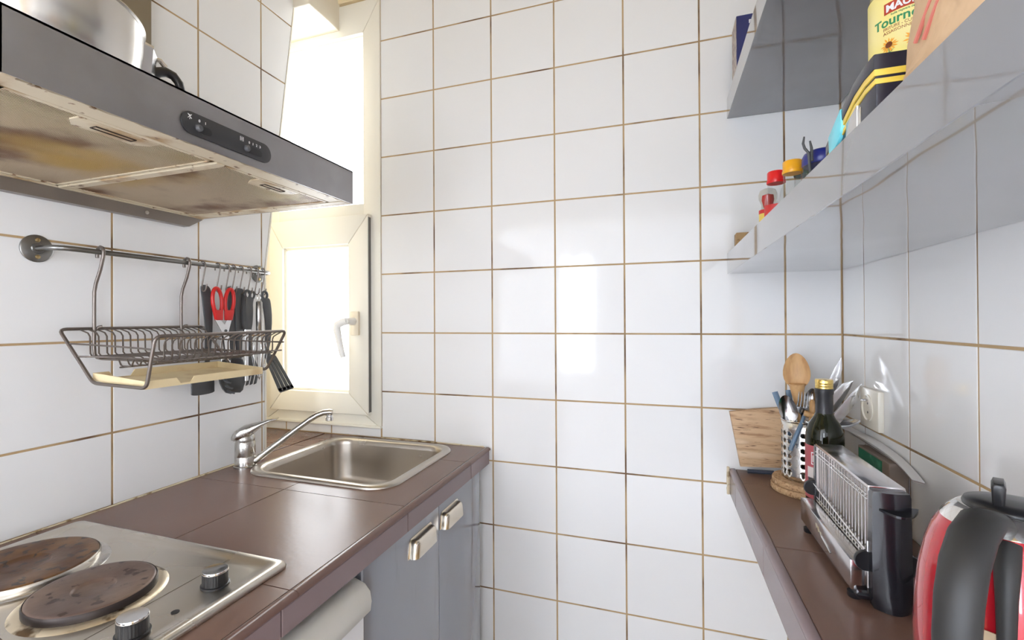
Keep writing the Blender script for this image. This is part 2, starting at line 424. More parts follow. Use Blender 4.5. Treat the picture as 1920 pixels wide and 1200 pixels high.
for yb in (-.165, -.500, -.835, -1.17, -1.60):
    b = B().prism([(.3755, .8945), (.390, .8945), (.3925, .8965), (.3925, .8995), (.390, .9025), (.386, .9045), (.3775, .9045), (.3755, .903)], 'y', yb+.0005, prev-.0005)
    obj('edge_trim', b, NOSE, wt, ang=40); prev = yb
b = B()
for i in range(60):
    y = -.30-i*.0217; r_ = random.uniform(.0015, .003)
    if i == 0: P1 = []; R1 = []
    P1.append((XL+.001, y, ZT+.0005)); R1.append(r_)
b.tube(P1, R1, 6)
obj('sealant_bead', b, SILI, wt)
b = B(); P1 = []; R1 = []
for i in range(28):
    x = .0+i*.0137; P1.append((x, -.001, ZT+.0005)); R1.append(random.uniform(.0015, .0035))
b.tube(P1, R1, 6)
obj('sealant_bead', b, SILI, wt)

# ------------------------------------------------------------------ base cabinet with two doors
cb = thing('sink_cabinet', (.08, -.33, .0), 'grey blue sink cabinet with two doors under the worktop beside the back wall', 'cabinet')
obj('body', B().box(-.2, .353, -.648, -.045, .08, .70).box(.335, .353, -.648, -.045, .70, .855).box(-.2, .353, -.648, -.632, .70, .855), mat('cabinet_carcass', (.32, .32, .35), .5), cb)
obj('side_panel', B().box(.10, .371, -.652, -.634, .08, .845), DOORL, cb)
obj('plinth', B().box(-.15, .30, -.648, -.01, .001, .08), BLACKM, cb)
def cup_handle(y0, y1, parent):
    c = (y0+y1)/2; L_ = (y1-y0); z = .797; h = .019
    b = B(); n = 12
    # half-round cup pull: flange plus a hollow shell opening downwards
    pl = []
    for k in range(n+1):
        a = pi*k/n; pl.append((.373, c - cos(a)*L_/2*(1 if 1 else 1), z-h+sin(a)**.45*2*h if 0 < k < n else z-h))
    rings = []
    prof = [(0.0, 1.0), (.006, 1.0), (.013, .93), (.018, .80), (.021, .55), (.022, .0)]
    N_ = 20
    for dx, s in [(0, 1.10), (.0015, 1.10), (.002, 1.0), (.010, .99), (.016, .95), (.0195, .86), (.021, .70)]:
        r = []
        for k in range(N_+1):
            u = k/N_; yy = c + (u-.5)*L_*s
            e = min(1, (1-abs(2*u-1))*4.2); top = z-h + 2*h*s*(1-(1-e)**2.2)**.5
            r.append((.372+dx, yy, max(top, z-h+.001)))
        for k in range(N_, -1, -1):
            u = k/N_; yy = c + (u-.5)*L_*s; r.append((.372+dx, yy, z-h))
        rings.append(r)
    b.ring(rings, cap0=False, cap1=True)
    return obj('handle', b, mat('brushed_nickel', (.74, .68, .58), .25, 1.0), parent, ang=50)
for (y0, y1), (h0, h1) in (((-.3255, -.045), (-.320, -.210)), ((-.645, -.3285), (-.478, -.368))):
    d = obj('door', B().box(.354, .372, y0, y1, .085, .845, .0015, 2), DOORL, cb)
    cup_handle(h0, h1, d)

# fridge under the hob
fr = thing('under_counter_fridge', (.09, -.95, 0), 'small white fridge with a rounded grey top lip under the hob', 'fridge')
obj('body', B().box(-.2, .345, -1.235, -.685, .02, .842, .004), mat('fridge_white', (.80, .81, .83), .35), fr)
obj('door', B().box(.345, .392, -1.235, -.672, .04, .775, .004, 2), mat('fridge_door_white', (.80, .81, .84), .3), fr)
b = B().prism([(.33, .777), (.396, .777), (.404, .784), (.406, .80), (.403, .818), (.392, .830), (.372, .836), (.33, .838)], 'y', -1.236, -.668, .003)
obj('door_lip', b, mat('fridge_grey_lip', (.62, .61, .57), .3), fr, ang=50, label='rounded pale grey plastic lip along the top of the fridge door')
obj('hinge', B().box(.345, .372, -.680, -.664, .838, .850, .001), STEEL, fr)

# ------------------------------------------------------------------ sink
sk = thing('sink', (.072, -.238, .76), 'rounded square stainless steel sink set in the brown worktop by the window', 'sink')
cx, cy, hx, hy = .072, -.238, .224, .206
def rl(d, r, z, n=10): return rrect(cx, cy, hx-d, hy-d, r, z, n)
b = B().ring([rl(0, .070, ZT+.0003), rl(.0005, .070, ZT+.003), rl(.003, .068, ZT+.0065), rl(.008, .064, ZT+.0082), rl(.020, .056, ZT+.0070), rl(.0245, .054, ZT+.0052),
              rl(.028, .052, ZT-.001), rl(.030, .050, ZT-.010)], cap0=False, cap1=False)
obj('rim', b, SINKST, sk, ang=60)
b = B().ring([rl(.030, .050, ZT-.010), rl(.034, .052, ZT-.060), rl(.040, .055, ZT-.110), rl(.047, .055, ZT-.130), rl(.060, .05, ZT-.141), rl(.085, .035, ZT-.145), rl(.16, .02, ZT-.148)], cap0=False)
obj('basin', b, SINKST, sk, ang=60)
obj('drain', B().lathe([(.038, 0), (.038, .002), (.030, .003), (.028, .0005), (.010, .0005), (.009, .003), (.0, .004)], (cx, cy+.02, ZT-.1475), 28), CHROME, sk)
b = B()
for i in range(60):
    side = random.choice('bbblr'); t = random.uniform(-.13, .13); z = ZT-random.uniform(.02, .11); r_ = random.uniform(.0004, .0010)
    k = .036
    c = {'b': (cx+t, cy+hy-k-.0005, z), 'l': (cx-hx+k, cy+t, z), 'r': (cx+hx-k, cy+t, z)}[side]
    bm = bmesh.new(); bmesh.ops.create_icosphere(bm, subdivisions=1, radius=r_); b.bm(bm, M.Translation(c))
o = obj('water_drops', b, mat('water_bead', (.70, .66, .60), .08, 1.0), sk); o['kind'] = 'stuff'

# ------------------------------------------------------------------ tap
tx, ty = -.183, -.391
tp = thing('mixer_tap', (tx, ty, ZT), 'chrome single lever mixer tap with a long swivel spout behind the sink', 'tap')
TAPM = mat('limescaled_chrome', (.56, .54, .51), .2, 1.0, rnoise=(40, .14, .34))
obj('body', B().lathe([(.0290, 0), (.0290, .004), (.0265, .006), (.0262, .030), (.0259, .0305), (.0262, .031), (.0255, .066), (.0235, .0705), (.0240, .072), (.0245, .080), (.020, .088)], (tx, ty, ZT), 40), TAPM, tp)
ca, sa = cos(R(30)), sin(R(30))
def pol(s, z, off=0): return (tx+s*ca-off*sa, ty+s*sa+off*ca, z)
b = B()
rg = []
for s, z, hw, hh in ((-.030, .984, .018, .007), (-.023, .989, .025, .014), (-.004, .996, .0265, .019), (.016, 1.003, .022, .017), (.032, 1.012, .018, .011), (.050, 1.021, .016, .006), (.070, 1.029, .0145, .0032), (.084, 1.031, .014, .002)):
    ring = []
    for k in range(20):
        a = 2*pi*k/20; e = lambda v, p=.7: math.copysign(abs(v)**p, v)
        ring.append(pol(s, z+hh*e(sin(a)), hw*e(cos(a))))
    rg.append(ring)
obj('lever', b.ring(rg), TAPM, tp, ang=60)
sp = [(.014, .905+.0), (.030, .915), (.060, .938), (.100, .968), (.140, .998), (.168, 1.018), (.188, 1.030), (.205, 1.036), (.222, 1.037), (.230, 1.036)]
sp = [(s, z+.006) for s, z in sp]
b = B().tube([pol(s, z) for s, z in sp], [.0095, .0095, .0088, .0082, .0078, .0076, .0078, .0082, .0088, .007], 16)
so = obj('spout', b, TAPM, tp, ang=50)
x_, y_, _ = pol(.221, 0)
obj('aerator', B().lathe([(.0095, 0), (.0105, .001), (.0105, .010), (.0085, .011), (.0085, .016), (.007, .018)], (x_, y_, 1.019), 24), CHROME, so)

# ------------------------------------------------------------------ hob
hb = thing('electric_hob', (.07, -1.03, ZT), 'stainless steel electric hob with round rusty brown hotplates', 'hob')
hcx, hcy, hhx, hhy = .0695, -1.035, .2545, .255
def hr(d, r, z): return rrect(hcx, hcy, hhx-d, hhy-d, r, z, 6)
b = B().ring([hr(0, .012, ZT+.0005), hr(-.0005, .012, ZT+.004), hr(.002, .012, ZT+.0085), hr(.006, .012, ZT+.0105), hr(.015, .012, ZT+.0100), hr(.020, .012, ZT+.0075),
              hr(.024, .012, ZT+.0060), hr(.034, .012, ZT+.0058)], cap0=False)
HOBST = mat('hob_stainless_steel', (.66, .62, .56), .28, 1.0, noise=(6, (.60, .55, .47), .3, .75, 3), rnoise=(7, .24, .34))
obj('hob_plate', b, HOBST, hb, ang=60)
# pressed line in the surface
obj('pressed_seam', B().box(.222, .2228, -1.27, -.80, ZT+.0056, ZT+.0062), FLUEST, hb)
RUST = mat('rusty_cast_iron', (.105, .050, .026), .42, .35, noise=[(16, (.19, .092, .030), .42, .66, 8), (60, (.045, .03, .025), .56, .62, 6)], bump=(50, .0006, 5), rnoise=(20, .30, .55))
RUST2 = mat('worn_cast_iron', (.135, .088, .070), .38, .35, noise=[(12, (.20, .135, .10), .42, .62, 6), (46, (.05, .026, .018), .57, .63, 8)], bump=(50, .0006, 5), rnoise=(20, .28, .5))
BURNT = mat('burnt_steel_ring', (.70, .60, .44), .35, .8, noise=(22, (.12, .07, .03), .55, .64, 6))
IRON = mat('dark_iron_side', (.045, .035, .032), .4, .6)
for (px, py, pr, mt, ms) in ((-.052, -.935, .0925, RUST, HOBST), (.128, -.945, .0745, RUST2, IRON)):
    p = obj('hotplate', B().lathe([(pr*.965, .007), (pr-.001, .0175), (pr-.002, .0195), (pr-.006, .0200), (pr*.36, .0192), (pr*.34, .0185), (pr*.32, .0165), (.02, .0155), (0, .0155)], (px, py, ZT), 64, cap0=False), mt, hb, ang=60)
    obj('plate_side', B().lathe([(pr-.006, .0058), (pr+.001, .0075), (pr+.0012, .0165), (pr-.0005, .0190)], (px, py, ZT), 64, cap0=False, cap1=False), ms, p, ang=60)
    obj('trim_ring', B().lathe([(pr-.004, .0085), (pr+.006, .0090), (pr+.012, .0075), (pr+.0145, .0057)], (px, py, ZT), 64, cap0=False, cap1=False), BURNT if pr < .08 else STEEL, p, ang=60)
for (px, py) in ((-.052, -1.14), (.128, -1.135)):
    p = obj('hotplate', B().lathe([(.082, .007), (.083, .0175), (.079, .0200), (.03, .0192), (.028, .0165), (0, .0155)], (px, py, ZT), 48, cap0=False), RUST, hb, ang=60)
for kx, ky in ((.268, -.868), (.268, -.985), (.268, -1.10)):
    b = B(); rg = []
    for r_, h in ((.0195, .0), (.0195, .003), (.0172, .0035), (.0170, .006), (.0168, .0205), (.0165, .0210)):
        rg.append([(kx+(r_+(.0004 if (k % 2 and .003 < h < .0208) else 0))*cos(2*pi*k/64), ky+(r_+(.0004 if (k % 2 and .003 < h < .0208) else 0))*sin(2*pi*k/64), ZT+.006+h) for k in range(64)])
    k_ = obj('knob', b.ring(rg), BLACKP, hb, ang=25)
    obj('knob_cap', B().lathe([(.0172, .0205), (.0174, .0225), (.0168, .0238), (.008, .0232), (0, .0232)], (kx, ky, ZT+.006), 40), CHROME, k_, ang=40)
obj('indicator_hole', B().lathe([(.0052, .0), (.0052, .0008), (0, .0009)], (.2750, -.935, ZT+.0057), 20), BLACKP, hb)

# ------------------------------------------------------------------ cooker hood
ch = thing('cooker_hood', (0, -.80, 1.54), 'stainless steel cooker hood with a black control panel above the hob', 'cooker hood')
hy0, hy1, hx1 = -1.102, -.499, .2466
b = B().box(hx1-.0015, hx1, hy0, hy1, 1.562, 1.635)                                     # front fascia
b.box(XL+.002, hx1, hy0, hy1, 1.632, 1.635)                                             # top
b.box(XL+.002, hx1, hy1-.0015, hy1, 1.562, 1.632).box(XL+.002, hx1, hy0, hy0+.0015, 1.562, 1.632)
obj('housing', b, HOODST, ch, ang=0)
HFR = mat('greasy_cream_hood_frame', (.62, .53, .38), .45, noise=[(14, (.38, .24, .11), .5, .7, 8), (50, (.20, .11, .05), .62, .68, 5)], bump=(60, .0004, 4))
b = B()
rr2 = random.Random(5); e_ = [(hx1-.0055-abs(rr2.gauss(0, .0018)), hy1-.004-i*(hy1-hy0-.008)/40) for i in range(41)]
b.prism([(.206, hy0+.004), (.206, hy1-.004)] + e_, 'z', 1.5630, 1.5675)
b.box(XL+.02, -.198, hy0+.002, hy1-.002, 1.5605, 1.567, .001)
b.box(XL+.02, hx1-.004, hy1-.028, hy1-.002, 1.562, 1.567, .001).box(XL+.02, hx1-.004, hy0+.002, hy0+.016, 1.562, 1.567, .001)
b.box(-.2, .207, -.812, -.796, 1.560, 1.5665, .001)
obj('underside_frame', b, HFR, ch, ang=30)
obj('rear_panel', B().prism([(hy0, 1.562), (hy1-.001, 1.562), (hy1-.001, 1.559), (-.536, 1.5365), (hy0, 1.5365)], 'x', XL+.002, XL+.020), mat('dirty_grey_steel', (.30, .27, .25), .4, .8), ch)
obj('rear_screw', B().lathe([(.004, 0), (.004, .002), (.002, .003)], (XL+.021, -.64, 1.549), 12, 'x'), STEEL, ch)
RIB = mat('stained_aluminium_filter', (.64, .52, .37), .42, .35, noise=[(6, (.20, .09, .045), .47, .66, 5), (3.5, (.60, .40, .12), .50, .70, 3)])
DK = mat('dark_filter_mesh', (.035, .02, .012), .7)
for (f0, f1) in ((-1.084, -.814), (-.794, -.529)):
    fo = obj('filter', B().box(-.196, .205, f0, f0+.006, 1.5625, 1.5665, .0008).box(-.196, .205, f1-.006, f1, 1.5625, 1.5665, .0008).box(-.196, -.188, f0, f1, 1.5625, 1.5665, .0008).box(.197, .205, f0, f1, 1.5625, 1.5665, .0008), HFR, ch, ang=30)
    b = B(); yc = (f0+f1)/2; hxa = .155; ra = R(-31); dx_, dy_ = sin(ra), cos(ra); ex, ey = dy_, -dx_
    rx0, rx1, ry0, ry1 = -.188, .197, f0+.006, f1-.006
    for i in range(-60, 220):
        ox_, oy_ = rx0+ex*.0031*i, ry0+ey*.0031*i; t0, t1 = -9, 9
        for o_, d_, lo_, hi_ in ((ox_, dx_, rx0, rx1), (oy_, dy_, ry0, ry1)):
            ta, tb = (lo_-o_)/d_, (hi_-o_)/d_; t0 = max(t0, min(ta, tb)); t1 = min(t1, max(ta, tb))
        if t1-t0 < .002: continue
        q_ = [(ox_+dx_*t+ex*w_, oy_+dy_*t+ey*w_, z_) for z_ in (1.5640, 1.5650) for t, w_ in ((t0, -.0008), (t0, .0008), (t1, .0008), (t1, -.0008))]
        b.add(q_, [(0,1,2,3),(0,4,5,1),(2,6,7,3),(0,3,7,4),(1,5,6,2)])
    g_ = obj('filter_ribs', b, RIB, fo, ang=0); g_['kind'] = 'stuff'
    obj('filter_backing', B().box(-.188, .197, f0+.005, f1-.005, 1.5662, 1.5672), DK, fo)
    pl = obj('filter_handle', B().prism([(hxa+.002, yc-.040), (hxa+.020, yc-.052), (.197, yc-.052), (.197, yc+.052), (hxa+.020, yc+.052), (hxa+.002, yc+.040)], 'z', 1.5622, 1.5652, .0008), HFR, fo, ang=30)
# slot grips (ring slots) on the filter handles
for fo in [o for o in ch.children if o.name.startswith('filter') and o.type == 'MESH']:
    ys = [fo.data.vertices[i].co.y for i in range(len(fo.data.vertices))]; yc = (min(ys)+max(ys))/2 + ch.location.y
    obj('grip_slot', B().tube([(.172, yc-.026, 1.5620), (.183, yc-.026, 1.5618), (.183, yc+.026, 1.5618), (.172, yc+.026, 1.5620)], .0012, 8, closed=True), DK, fo)
# control panel
pz, py0, py1, ph = 1.5915, -.905, -.738, .0165
pts = []
for k in range(17): a = pi/2 - pi*k/16; pts.append((py1-ph+ph*cos(a), pz+ph*sin(a)))
for k in range(17): a = -pi/2 - pi*k/16; pts.append((py0+ph+ph*cos(a), pz+ph*sin(a)))
cp = obj('control_panel', B().prism(pts, 'x', hx1, hx1+.0022, .0008), mat('dark_grey_panel', (.035, .035, .038), .35), ch, ang=40)
for (a, c, kz) in ((-.884, -.856, -.878), (-.797, -.759, -.791)):
    rz = pz-.0045
    pr_ = []
    for k in range(13): t = pi/2-pi*k/12; pr_.append((c-.006+.006*cos(t), rz+.006*sin(t)))
    for k in range(13): t = -pi/2-pi*k/12; pr_.append((a+.006+.006*cos(t), rz+.006*sin(t)))
    sl = obj('switch_slot', B().prism(pr_, 'x', hx1+.0020, hx1+.0027), BLACKP, cp, ang=40)
    obj('switch_knob', B().lathe([(.0055, .0), (.0055, .003), (.0035, .0055), (0, .006)], (hx1+.0025, kz, rz), 20, 'x'), mat('satin_grey_knob', (.10, .10, .105), .25), cp, ang=40)
WT = plain('white_print', (.85, .85, .85), .5)
def ymx(x, y, z): return M.Translation((x, y, z)) @ M(((0, 0, 1), (1, 0, 0), (0, 1, 0))).to_4x4()
for s_, yy in (('0', -.878), ('1', -.868), ('0', -.787), ('1', -.7795), ('2', -.772), ('3', -.7645)):
    text('numeral', s_, .0058, WT, cp, ymx(hx1+.0024, yy, pz+.0052))
b = B()
for (y, z, y2, z2) in ((-.895, .0055, -.889, .0115), (-.895, .0115, -.889, .0055), (-.8935, .0105, -.8905, .0105), (-.892, .004, -.892, .0065)):
    b.tube([(hx1+.0024, y, pz+z), (hx1+.0024, y2, pz+z2)], .0004, 5)
obj('lamp_symbol', b, WT, cp)
b = B().tube([(hx1+.0024, -.8035, pz+.005), (hx1+.0024, -.7975, pz+.005), (hx1+.0024, -.7975, pz+.0115), (hx1+.0024, -.8035, pz+.0115)], .00035, 5, closed=True)
for z in (.0068, .0083, .0098): b.tube([(hx1+.0024, -.8025, pz+z), (hx1+.0024, -.7985, pz+z)], .0003, 5)
obj('fan_symbol', b, WT, cp)
obj('flue', B().box(XL+.002, -.172, -.96, -.652, 1.636, CEIL-.002), FLUEST, ch)

# bowl and coffee pot on the hood
b = B().lathe([(.055, .0), (.075, .004), (.105, .022), (.128, .050), (.141, .085), (.146, .120), (.147, .150), (.150, .152), (.1495, .154), (.145, .152), (.144, .12), (.139, .086), (.126, .052), (.104, .025), (.07, .008), (0, .006)], (-.018, -.952, 1.6352), 64)
tag(obj('mixing_bowl', b, mat('satin_steel_bowl', (.62, .59, .55), .24, 1.0), base=(-.018, -.952, 1.6352), ang=50), 'large round stainless steel bowl on top of the cooker hood', 'bowl')
mk = thing('coffee_pot', (-.085, -.745, 1.6352), 'faceted aluminium stovetop coffee pot with black curved handle on the hood', 'coffee pot')
ALU = mat('polished_aluminium', (.74, .72, .70), .22, 1.0)
mc = (-.090, -.752, 1.6352); HK = 1.58
obj('base', B().lathe([(r_*1.12, h_*HK) for r_, h_ in [(.042, 0), (.043, .003), (.036, .052), (.034, .055)]], mc, 8, a0=pi/8), ALU, mk, ang=20)
obj('jug', B().lathe([(r_*1.12, h_*HK) for r_, h_ in [(.034, .056), (.032, .060), (.040, .128), (.041, .130)]], mc, 8, a0=pi/8), ALU, mk, ang=20)
ld = obj('lid', B().lathe([(r_*1.12, h_*HK) for r_, h_ in [(.0415, .130), (.041, .133), (.012, .144), (0, .145)]], mc, 8, a0=pi/8), ALU, mk, ang=20)
obj('lid_knob', B().lathe([(r_*1.12, h_*HK) for r_, h_ in [(.005, .144), (.005, .150), (.009, .155), (.009, .165), (0, .169)]], mc, 16), BLACKP, ld)
hdir = V((.2, .98, 0)).normalized()
def hp_(r, z): return (mc[0]+hdir.x*r*1.12, mc[1]+hdir.y*r*1.12, mc[2]+z*HK)
obj('hinge', B().tube([V(mc)+hdir*r_+V((0, 0, z_)) for r_, z_ in ((.040, .203), (.054, .205), (.064, .196))], .0050, 10), ALU, mk)
obj('handle', B().tube([V(mc)+hdir*r_+V((0, 0, z_)) for r_, z_ in ((.038, .168), (.050, .180), (.064, .187), (.079, .185), (.090, .174), (.095, .156), (.094, .136))], [.0095, .010, .010, .0095, .009, .0085, .008], 14, flat=(1, .8)), BLACKP, mk, ang=60)

# ------------------------------------------------------------------ hanging rail, hooks
rl_ = thing('utensil_rail', (-.19, -.56, 1.44), 'grey steel wall rail on two round flanges above the dish rack', 'rail')
RX = -.166
bar = [(XL+.003, -.832, 1.441), (-.205, -.832, 1.441), (-.182, -.829, 1.441), (-.170, -.818, 1.441), (RX, -.800, 1.441), (RX, -.345, 1.441), (-.170, -.322, 1.441), (-.182, -.308, 1.441), (-.205, -.304, 1.441), (XL+.003, -.304, 1.441)]
obj('bar', B().tube(bar, .0052, 14), RAILM, rl_, ang=60)
for y in (-.832, -.304):
    f = obj('flange', B().lathe([(.026, 0), (.026, .002), (.024, .0035), (.010, .004), (.009, .006), (0, .0062)], (XL+.0008, y, 1.441), 36, 'x'), RAILM, rl_, ang=40)
    for dz in (-.016, .016):
        obj('screw', B().lathe([(.0042, 0), (.0038, .0018), (.002, .0026), (0, .0027)], (XL+.0046, y, 1.441+dz), 14, 'x'), mat('brass_screw', (.5, .38, .2), .3, 1.0) if dz == -.016 else bpy.data.materials['brass_screw'], f)
def hook_b(y, lean=0.0):
    return B().tube([(-.1755, y, 1.431), (-.1758, y, 1.440), (-.1735, y, 1.4465), (-.168, y, 1.4492), (-.162, y, 1.4482), (-.1582, y, 1.443), (-.1585, y, 1.434),
                     (-.1655, y, 1.405), (-.1705, y, 1.386), (-.1700, y, 1.379), (-.166, y, 1.3752), (-.160, y, 1.3755), (-.156, y, 1.381), (-.154, y, 1.393)], .0017, 8)
hk0 = None
hooks = [(-.531, 'S-shaped grey hook hanging empty on the rail beside the rack arm'), (-.4895, 'S-shaped hook through the left red loop of the kitchen scissors'),
         (-.4625, 'S-shaped hook through the right red loop of the kitchen scissors'), (-.443, 'S-shaped hook behind the scissors carrying the black pasta server'),
         (-.419, 'S-shaped hook carrying the narrow black handle seen edge on'), (-.392, 'S-shaped hook carrying the broad black handle with steel collar'),
         (-.368, 'S-shaped hook carrying the whisk and slotted fork near the rail end'), (-.345, 'last S-shaped hook at the window end of the rail, holding the slotted turner')]
for i, (y, lb) in enumerate(hooks):
    if i == 0: hk0 = o = obj('hook', hook_b(y), WIRE, base=(RX, y, 1.375), ang=60)
    else:
        o = hk0.copy(); COL.objects.link(o); o.location = (RX, y, 1.375)
    tag(o, lb, 'hook', 'hooks on the rail')

# ------------------------------------------------------------------ dish rack hung from the rail
dr = thing('dish_rack', (-.06, -.66, 1.18), 'hanging grey wire dish rack on the rail above the worktop', 'dish rack')
x0r, x1r, ya_, yb_ = -.188, .070, -.816, -.512
def arc(path, r=.012, n=4):
    """round the corners of a closed path"""
    out = []; m = len(path)
    for i in range(m):
        a, p, c = V(path[i-1]), V(path[i]), V(path[(i+1) % m])
        d1, d2 = (a-p).normalized(), (c-p).normalized(); rr = min(r, (a-p).length*.4, (c-p).length*.4)
        for k in range(n+1):
            t = k/n; out.append((1-t)**2*(p+d1*rr) + 2*t*(1-t)*p + t*t*(p+d2*rr))
    return out
loop = [(x0r, ya_, 1.287), (-.090, ya_, 1.188), (.048, ya_, 1.184), (x1r, ya_, 1.275), (x1r, yb_, 1.278), (.012, yb_, 1.186), (-.095, yb_, 1.190), (x0r, yb_, 1.289)]
obj('outer_frame', B().tube(arc(loop), .0032, 10, closed=True), WIRE, dr, ang=60)
prof = [(x0r, 1.286), (-.163, 1.279), (-.157, 1.272), (-.156, 1.239), (-.150, 1.234), (-.083, 1.232), (-.075, 1.229), (-.069, 1.219), (-.064, 1.217), (-.044, 1.217), (-.039, 1.219), (-.034, 1.229), (-.026, 1.231), (.036, 1.229), (.043, 1.232), (.045, 1.238), (.045, 1.258), (.048, 1.265), (.055, 1.269), (.069, 1.275)]
wy = [-.782+.015*i for i in range(18)]
wm = None
for i, y in enumerate(wy):
    if i == 0: wm = obj('cross_wire', B().tube([(x, y, z) for x, z in prof], .0015, 6), WIRE, dr, ang=60)
    else:
        o = wm.copy(); COL.objects.link(o); o.location = (0, .015*i, 0)
b = B()
for (x, z) in ((-.157, 1.233), (-.118, 1.2305), (-.060, 1.2155), (.000, 1.2285), (.040, 1.2280)): b.tube([(x, -.79, z), (x, -.522, z)], .0015, 6)
obj('floor_wires', b, WIRE, dr, ang=60)
for ye, s_ in ((ya_, 1), (yb_, -1)):
    b = B().tube([(-.160, ye, 1.260), (-.12, ye+.010*s_, 1.258), (-.05, ye+.016*s_, 1.255), (.02, ye+.010*s_, 1.253), (.064, ye, 1.252)], .0017, 6)
    b.tube([(-.135, ye, 1.236), (-.11, ye+.025*s_, 1.2345), (-.06, ye+.034*s_, 1.2325), (.03, ye+.028*s_, 1.231), (.058, ye, 1.233)], .0017, 6)
    obj('end_wires', b, WIRE, dr, ang=60)
for y in (-.758, -.573):
    b = B().tube([(-.1755, y, 1.430), (-.1762, y, 1.441), (-.173, y, 1.4485), (-.166, y, 1.4515), (-.159, y, 1.449), (-.1565, y, 1.441), (-.158, y, 1.431), (-.1665, y, 1.406), (-.180, y, 1.378), (-.1845, y, 1.362), (-.185, y, 1.34), (-.185, y, 1.25), (-.1835, y, 1.236), (-.176, y, 1.229), (-.16, y, 1.2275), (.03, y, 1.2255)], .0033, 10)
    a_ = obj('hanging_arm', b, WIRE, dr, ang=60)
    obj('retaining_lug', B().tube([(-.188, y+.004, 1.284), (-.183, y+.007, 1.291), (-.180, y+.012, 1.292)], .0028, 8), WIRE, a_)

# drip tray resting in the rack
dt = B(); A0, A1, C0, C1, zb, zt = -.103, .033, -.808, -.545, 1.1915, 1.206
def ringz(d, z): return [(A0+d, C0+d, z), (A1-d, C0+d, z), (A1-d, C1-d, z), (A0+d, C1-d, z)]
# floor
dt.box(A0+.003, A1-.003, C0+.003, C1-.003, zb, zb+.0014)
def wallp(p, q, top=zt, notch=()):
    (ax, ay), (bx, by) = p, q; d = V((bx-ax, by-ay, 0)); L_ = d.length; d.normalize(); n = V((-d.y, d.x, 0))*.0011
    hs = [(0, top)]
    for a_, c_, h_ in notch: hs += [(a_, top), (a_+.03, top-h_), (c_-.03, top-h_), (c_, top)]
    hs.append((1, top))
    rg = []
    for t, h in hs:
        P_ = V((ax, ay, 0)) + d*L_*t; rg.append([P_-n+V((0, 0, zb)), P_+n+V((0, 0, zb)), P_+n+V((0, 0, h)), P_-n+V((0, 0, h))])
    dt.ring(rg)
wallp((A0, C0), (A1, C0)); wallp((A1, C0), (A1, C1), notch=[(.22, .36, .011)]); wallp((A1, C1), (A0, C1)); wallp((A0, C1), (A0, C0), notch=[(.72, .90, .012)])
dt.v = [(x, y, z-.011*(x-A0)/(A1-A0)) for x, y, z in dt.v]
tag(obj('drip_tray', dt, CREAMP, ang=0), 'yellowed cream plastic drip tray with broken rim under the dish rack', 'tray')

# ------------------------------------------------------------------ hanging utensils (flat faces along the wall)
UX = -.163
def hpoly(parts, holes=None, x=UX, th=.004, bev=.0012):
    b = B()
    for p in parts: b.prism(p, 'x', x-th/2, x+th/2, bev)
    return b
def loop_path(cy, cz, ry, rz, x=UX, n=20, tilt=0.0, w=.006):
    return [(x, cy + ry*cos(2*pi*k/n)*cos(tilt) - rz*sin(2*pi*k/n)*sin(tilt), cz + ry*cos(2*pi*k/n)*sin(tilt) + rz*sin(2*pi*k/n)*cos(tilt)) for k in range(n)]
# scissors
REDP = mat('red_plastic', (.62, .018, .016), .3); SH_ST = mat('scissor_steel', (.66, .66, .67), .22, 1.0)
sc = thing('kitchen_scissors', (-.156, -.478, 1.19), 'red handled kitchen scissors hanging handles up from the rail', 'scissors')
for s_, (cy_, tl) in ((-1, (-.500, .16)), (1, (-.464, -.16))):
    b = B().tube([(-.156, p[1], p[2]) for p in loop_path(cy_, 1.352, .0130, .033, -.156, 24, tl*.6)], .0046, 10, closed=True, flat=(1, 1))
    yb = cy_-s_*.001
    b.prism([(yb-.0135, 1.330), (yb+.0135, 1.330), (yb+.010+(-s_)*.003, 1.304), (yb-.010+(-s_)*.003, 1.304)], 'x', -.160, -.1515, .002)
    obj('handle', b, REDP, sc, ang=60)
obj('blade', B().prism([(-.509, 1.306), (-.493, 1.306), (-.478, 1.290), (-.467, 1.262), (-.462, 1.180), (-.468, 1.175), (-.476, 1.21), (-.484, 1.262), (-.490, 1.276)], 'x', -.155, -.1535, .0004), SH_ST, sc, ang=20)
obj('blade', B().prism([(-.456, 1.306), (-.471, 1.306), (-.484, 1.282), (-.490, 1.258), (-.486, 1.176), (-.481, 1.173), (-.474, 1.21), (-.470, 1.262), (-.464, 1.280)], 'x', -.1585, -.157, .0004), SH_ST, sc, ang=20)
obj('pivot_screw', B().lathe([(.004, 0), (.0035, .0015), (0, .002)], (-.1535, -.4775, 1.277), 16, 'x'), mat('dark_steel', (.12, .12, .12), .3, 1.0), sc)
# A: black solid spatula behind the scissors
def smooth_poly(pts, n=5):
    out = []; m = len(pts)
    for i in range(m):
        p0, p1, p2, p3 = [V(pts[(i+k-1) % m]) for k in range(4)]
        for k in range(n):
            t = k/n; out.append(tuple(.5*((2*p1)+(-p0+p2)*t+(2*p0-5*p1+4*p2-p3)*t*t+(-p0+3*p1-3*p2+p3)*t**3)))
    return out
tg = lambda b, nm, lb, mt=BLACKM, cat='utensil': tag(obj(nm, b, mt, ang=30), lb, cat, 'utensils on the rail')
b = hpoly([smooth_poly([(-.533, 1.388), (-.512, 1.388), (-.504, 1.36), (-.502, 1.28), (-.512, 1.19), (-.522, 1.19), (-.522, 1.28), (-.529, 1.35)]),
           smooth_poly([(-.527, 1.20), (-.508, 1.20), (-.500, 1.185), (-.497, 1.135), (-.503, 1.122), (-.553, 1.122), (-.559, 1.135), (-.557, 1.185), (-.548, 1.195)])], x=-.171)
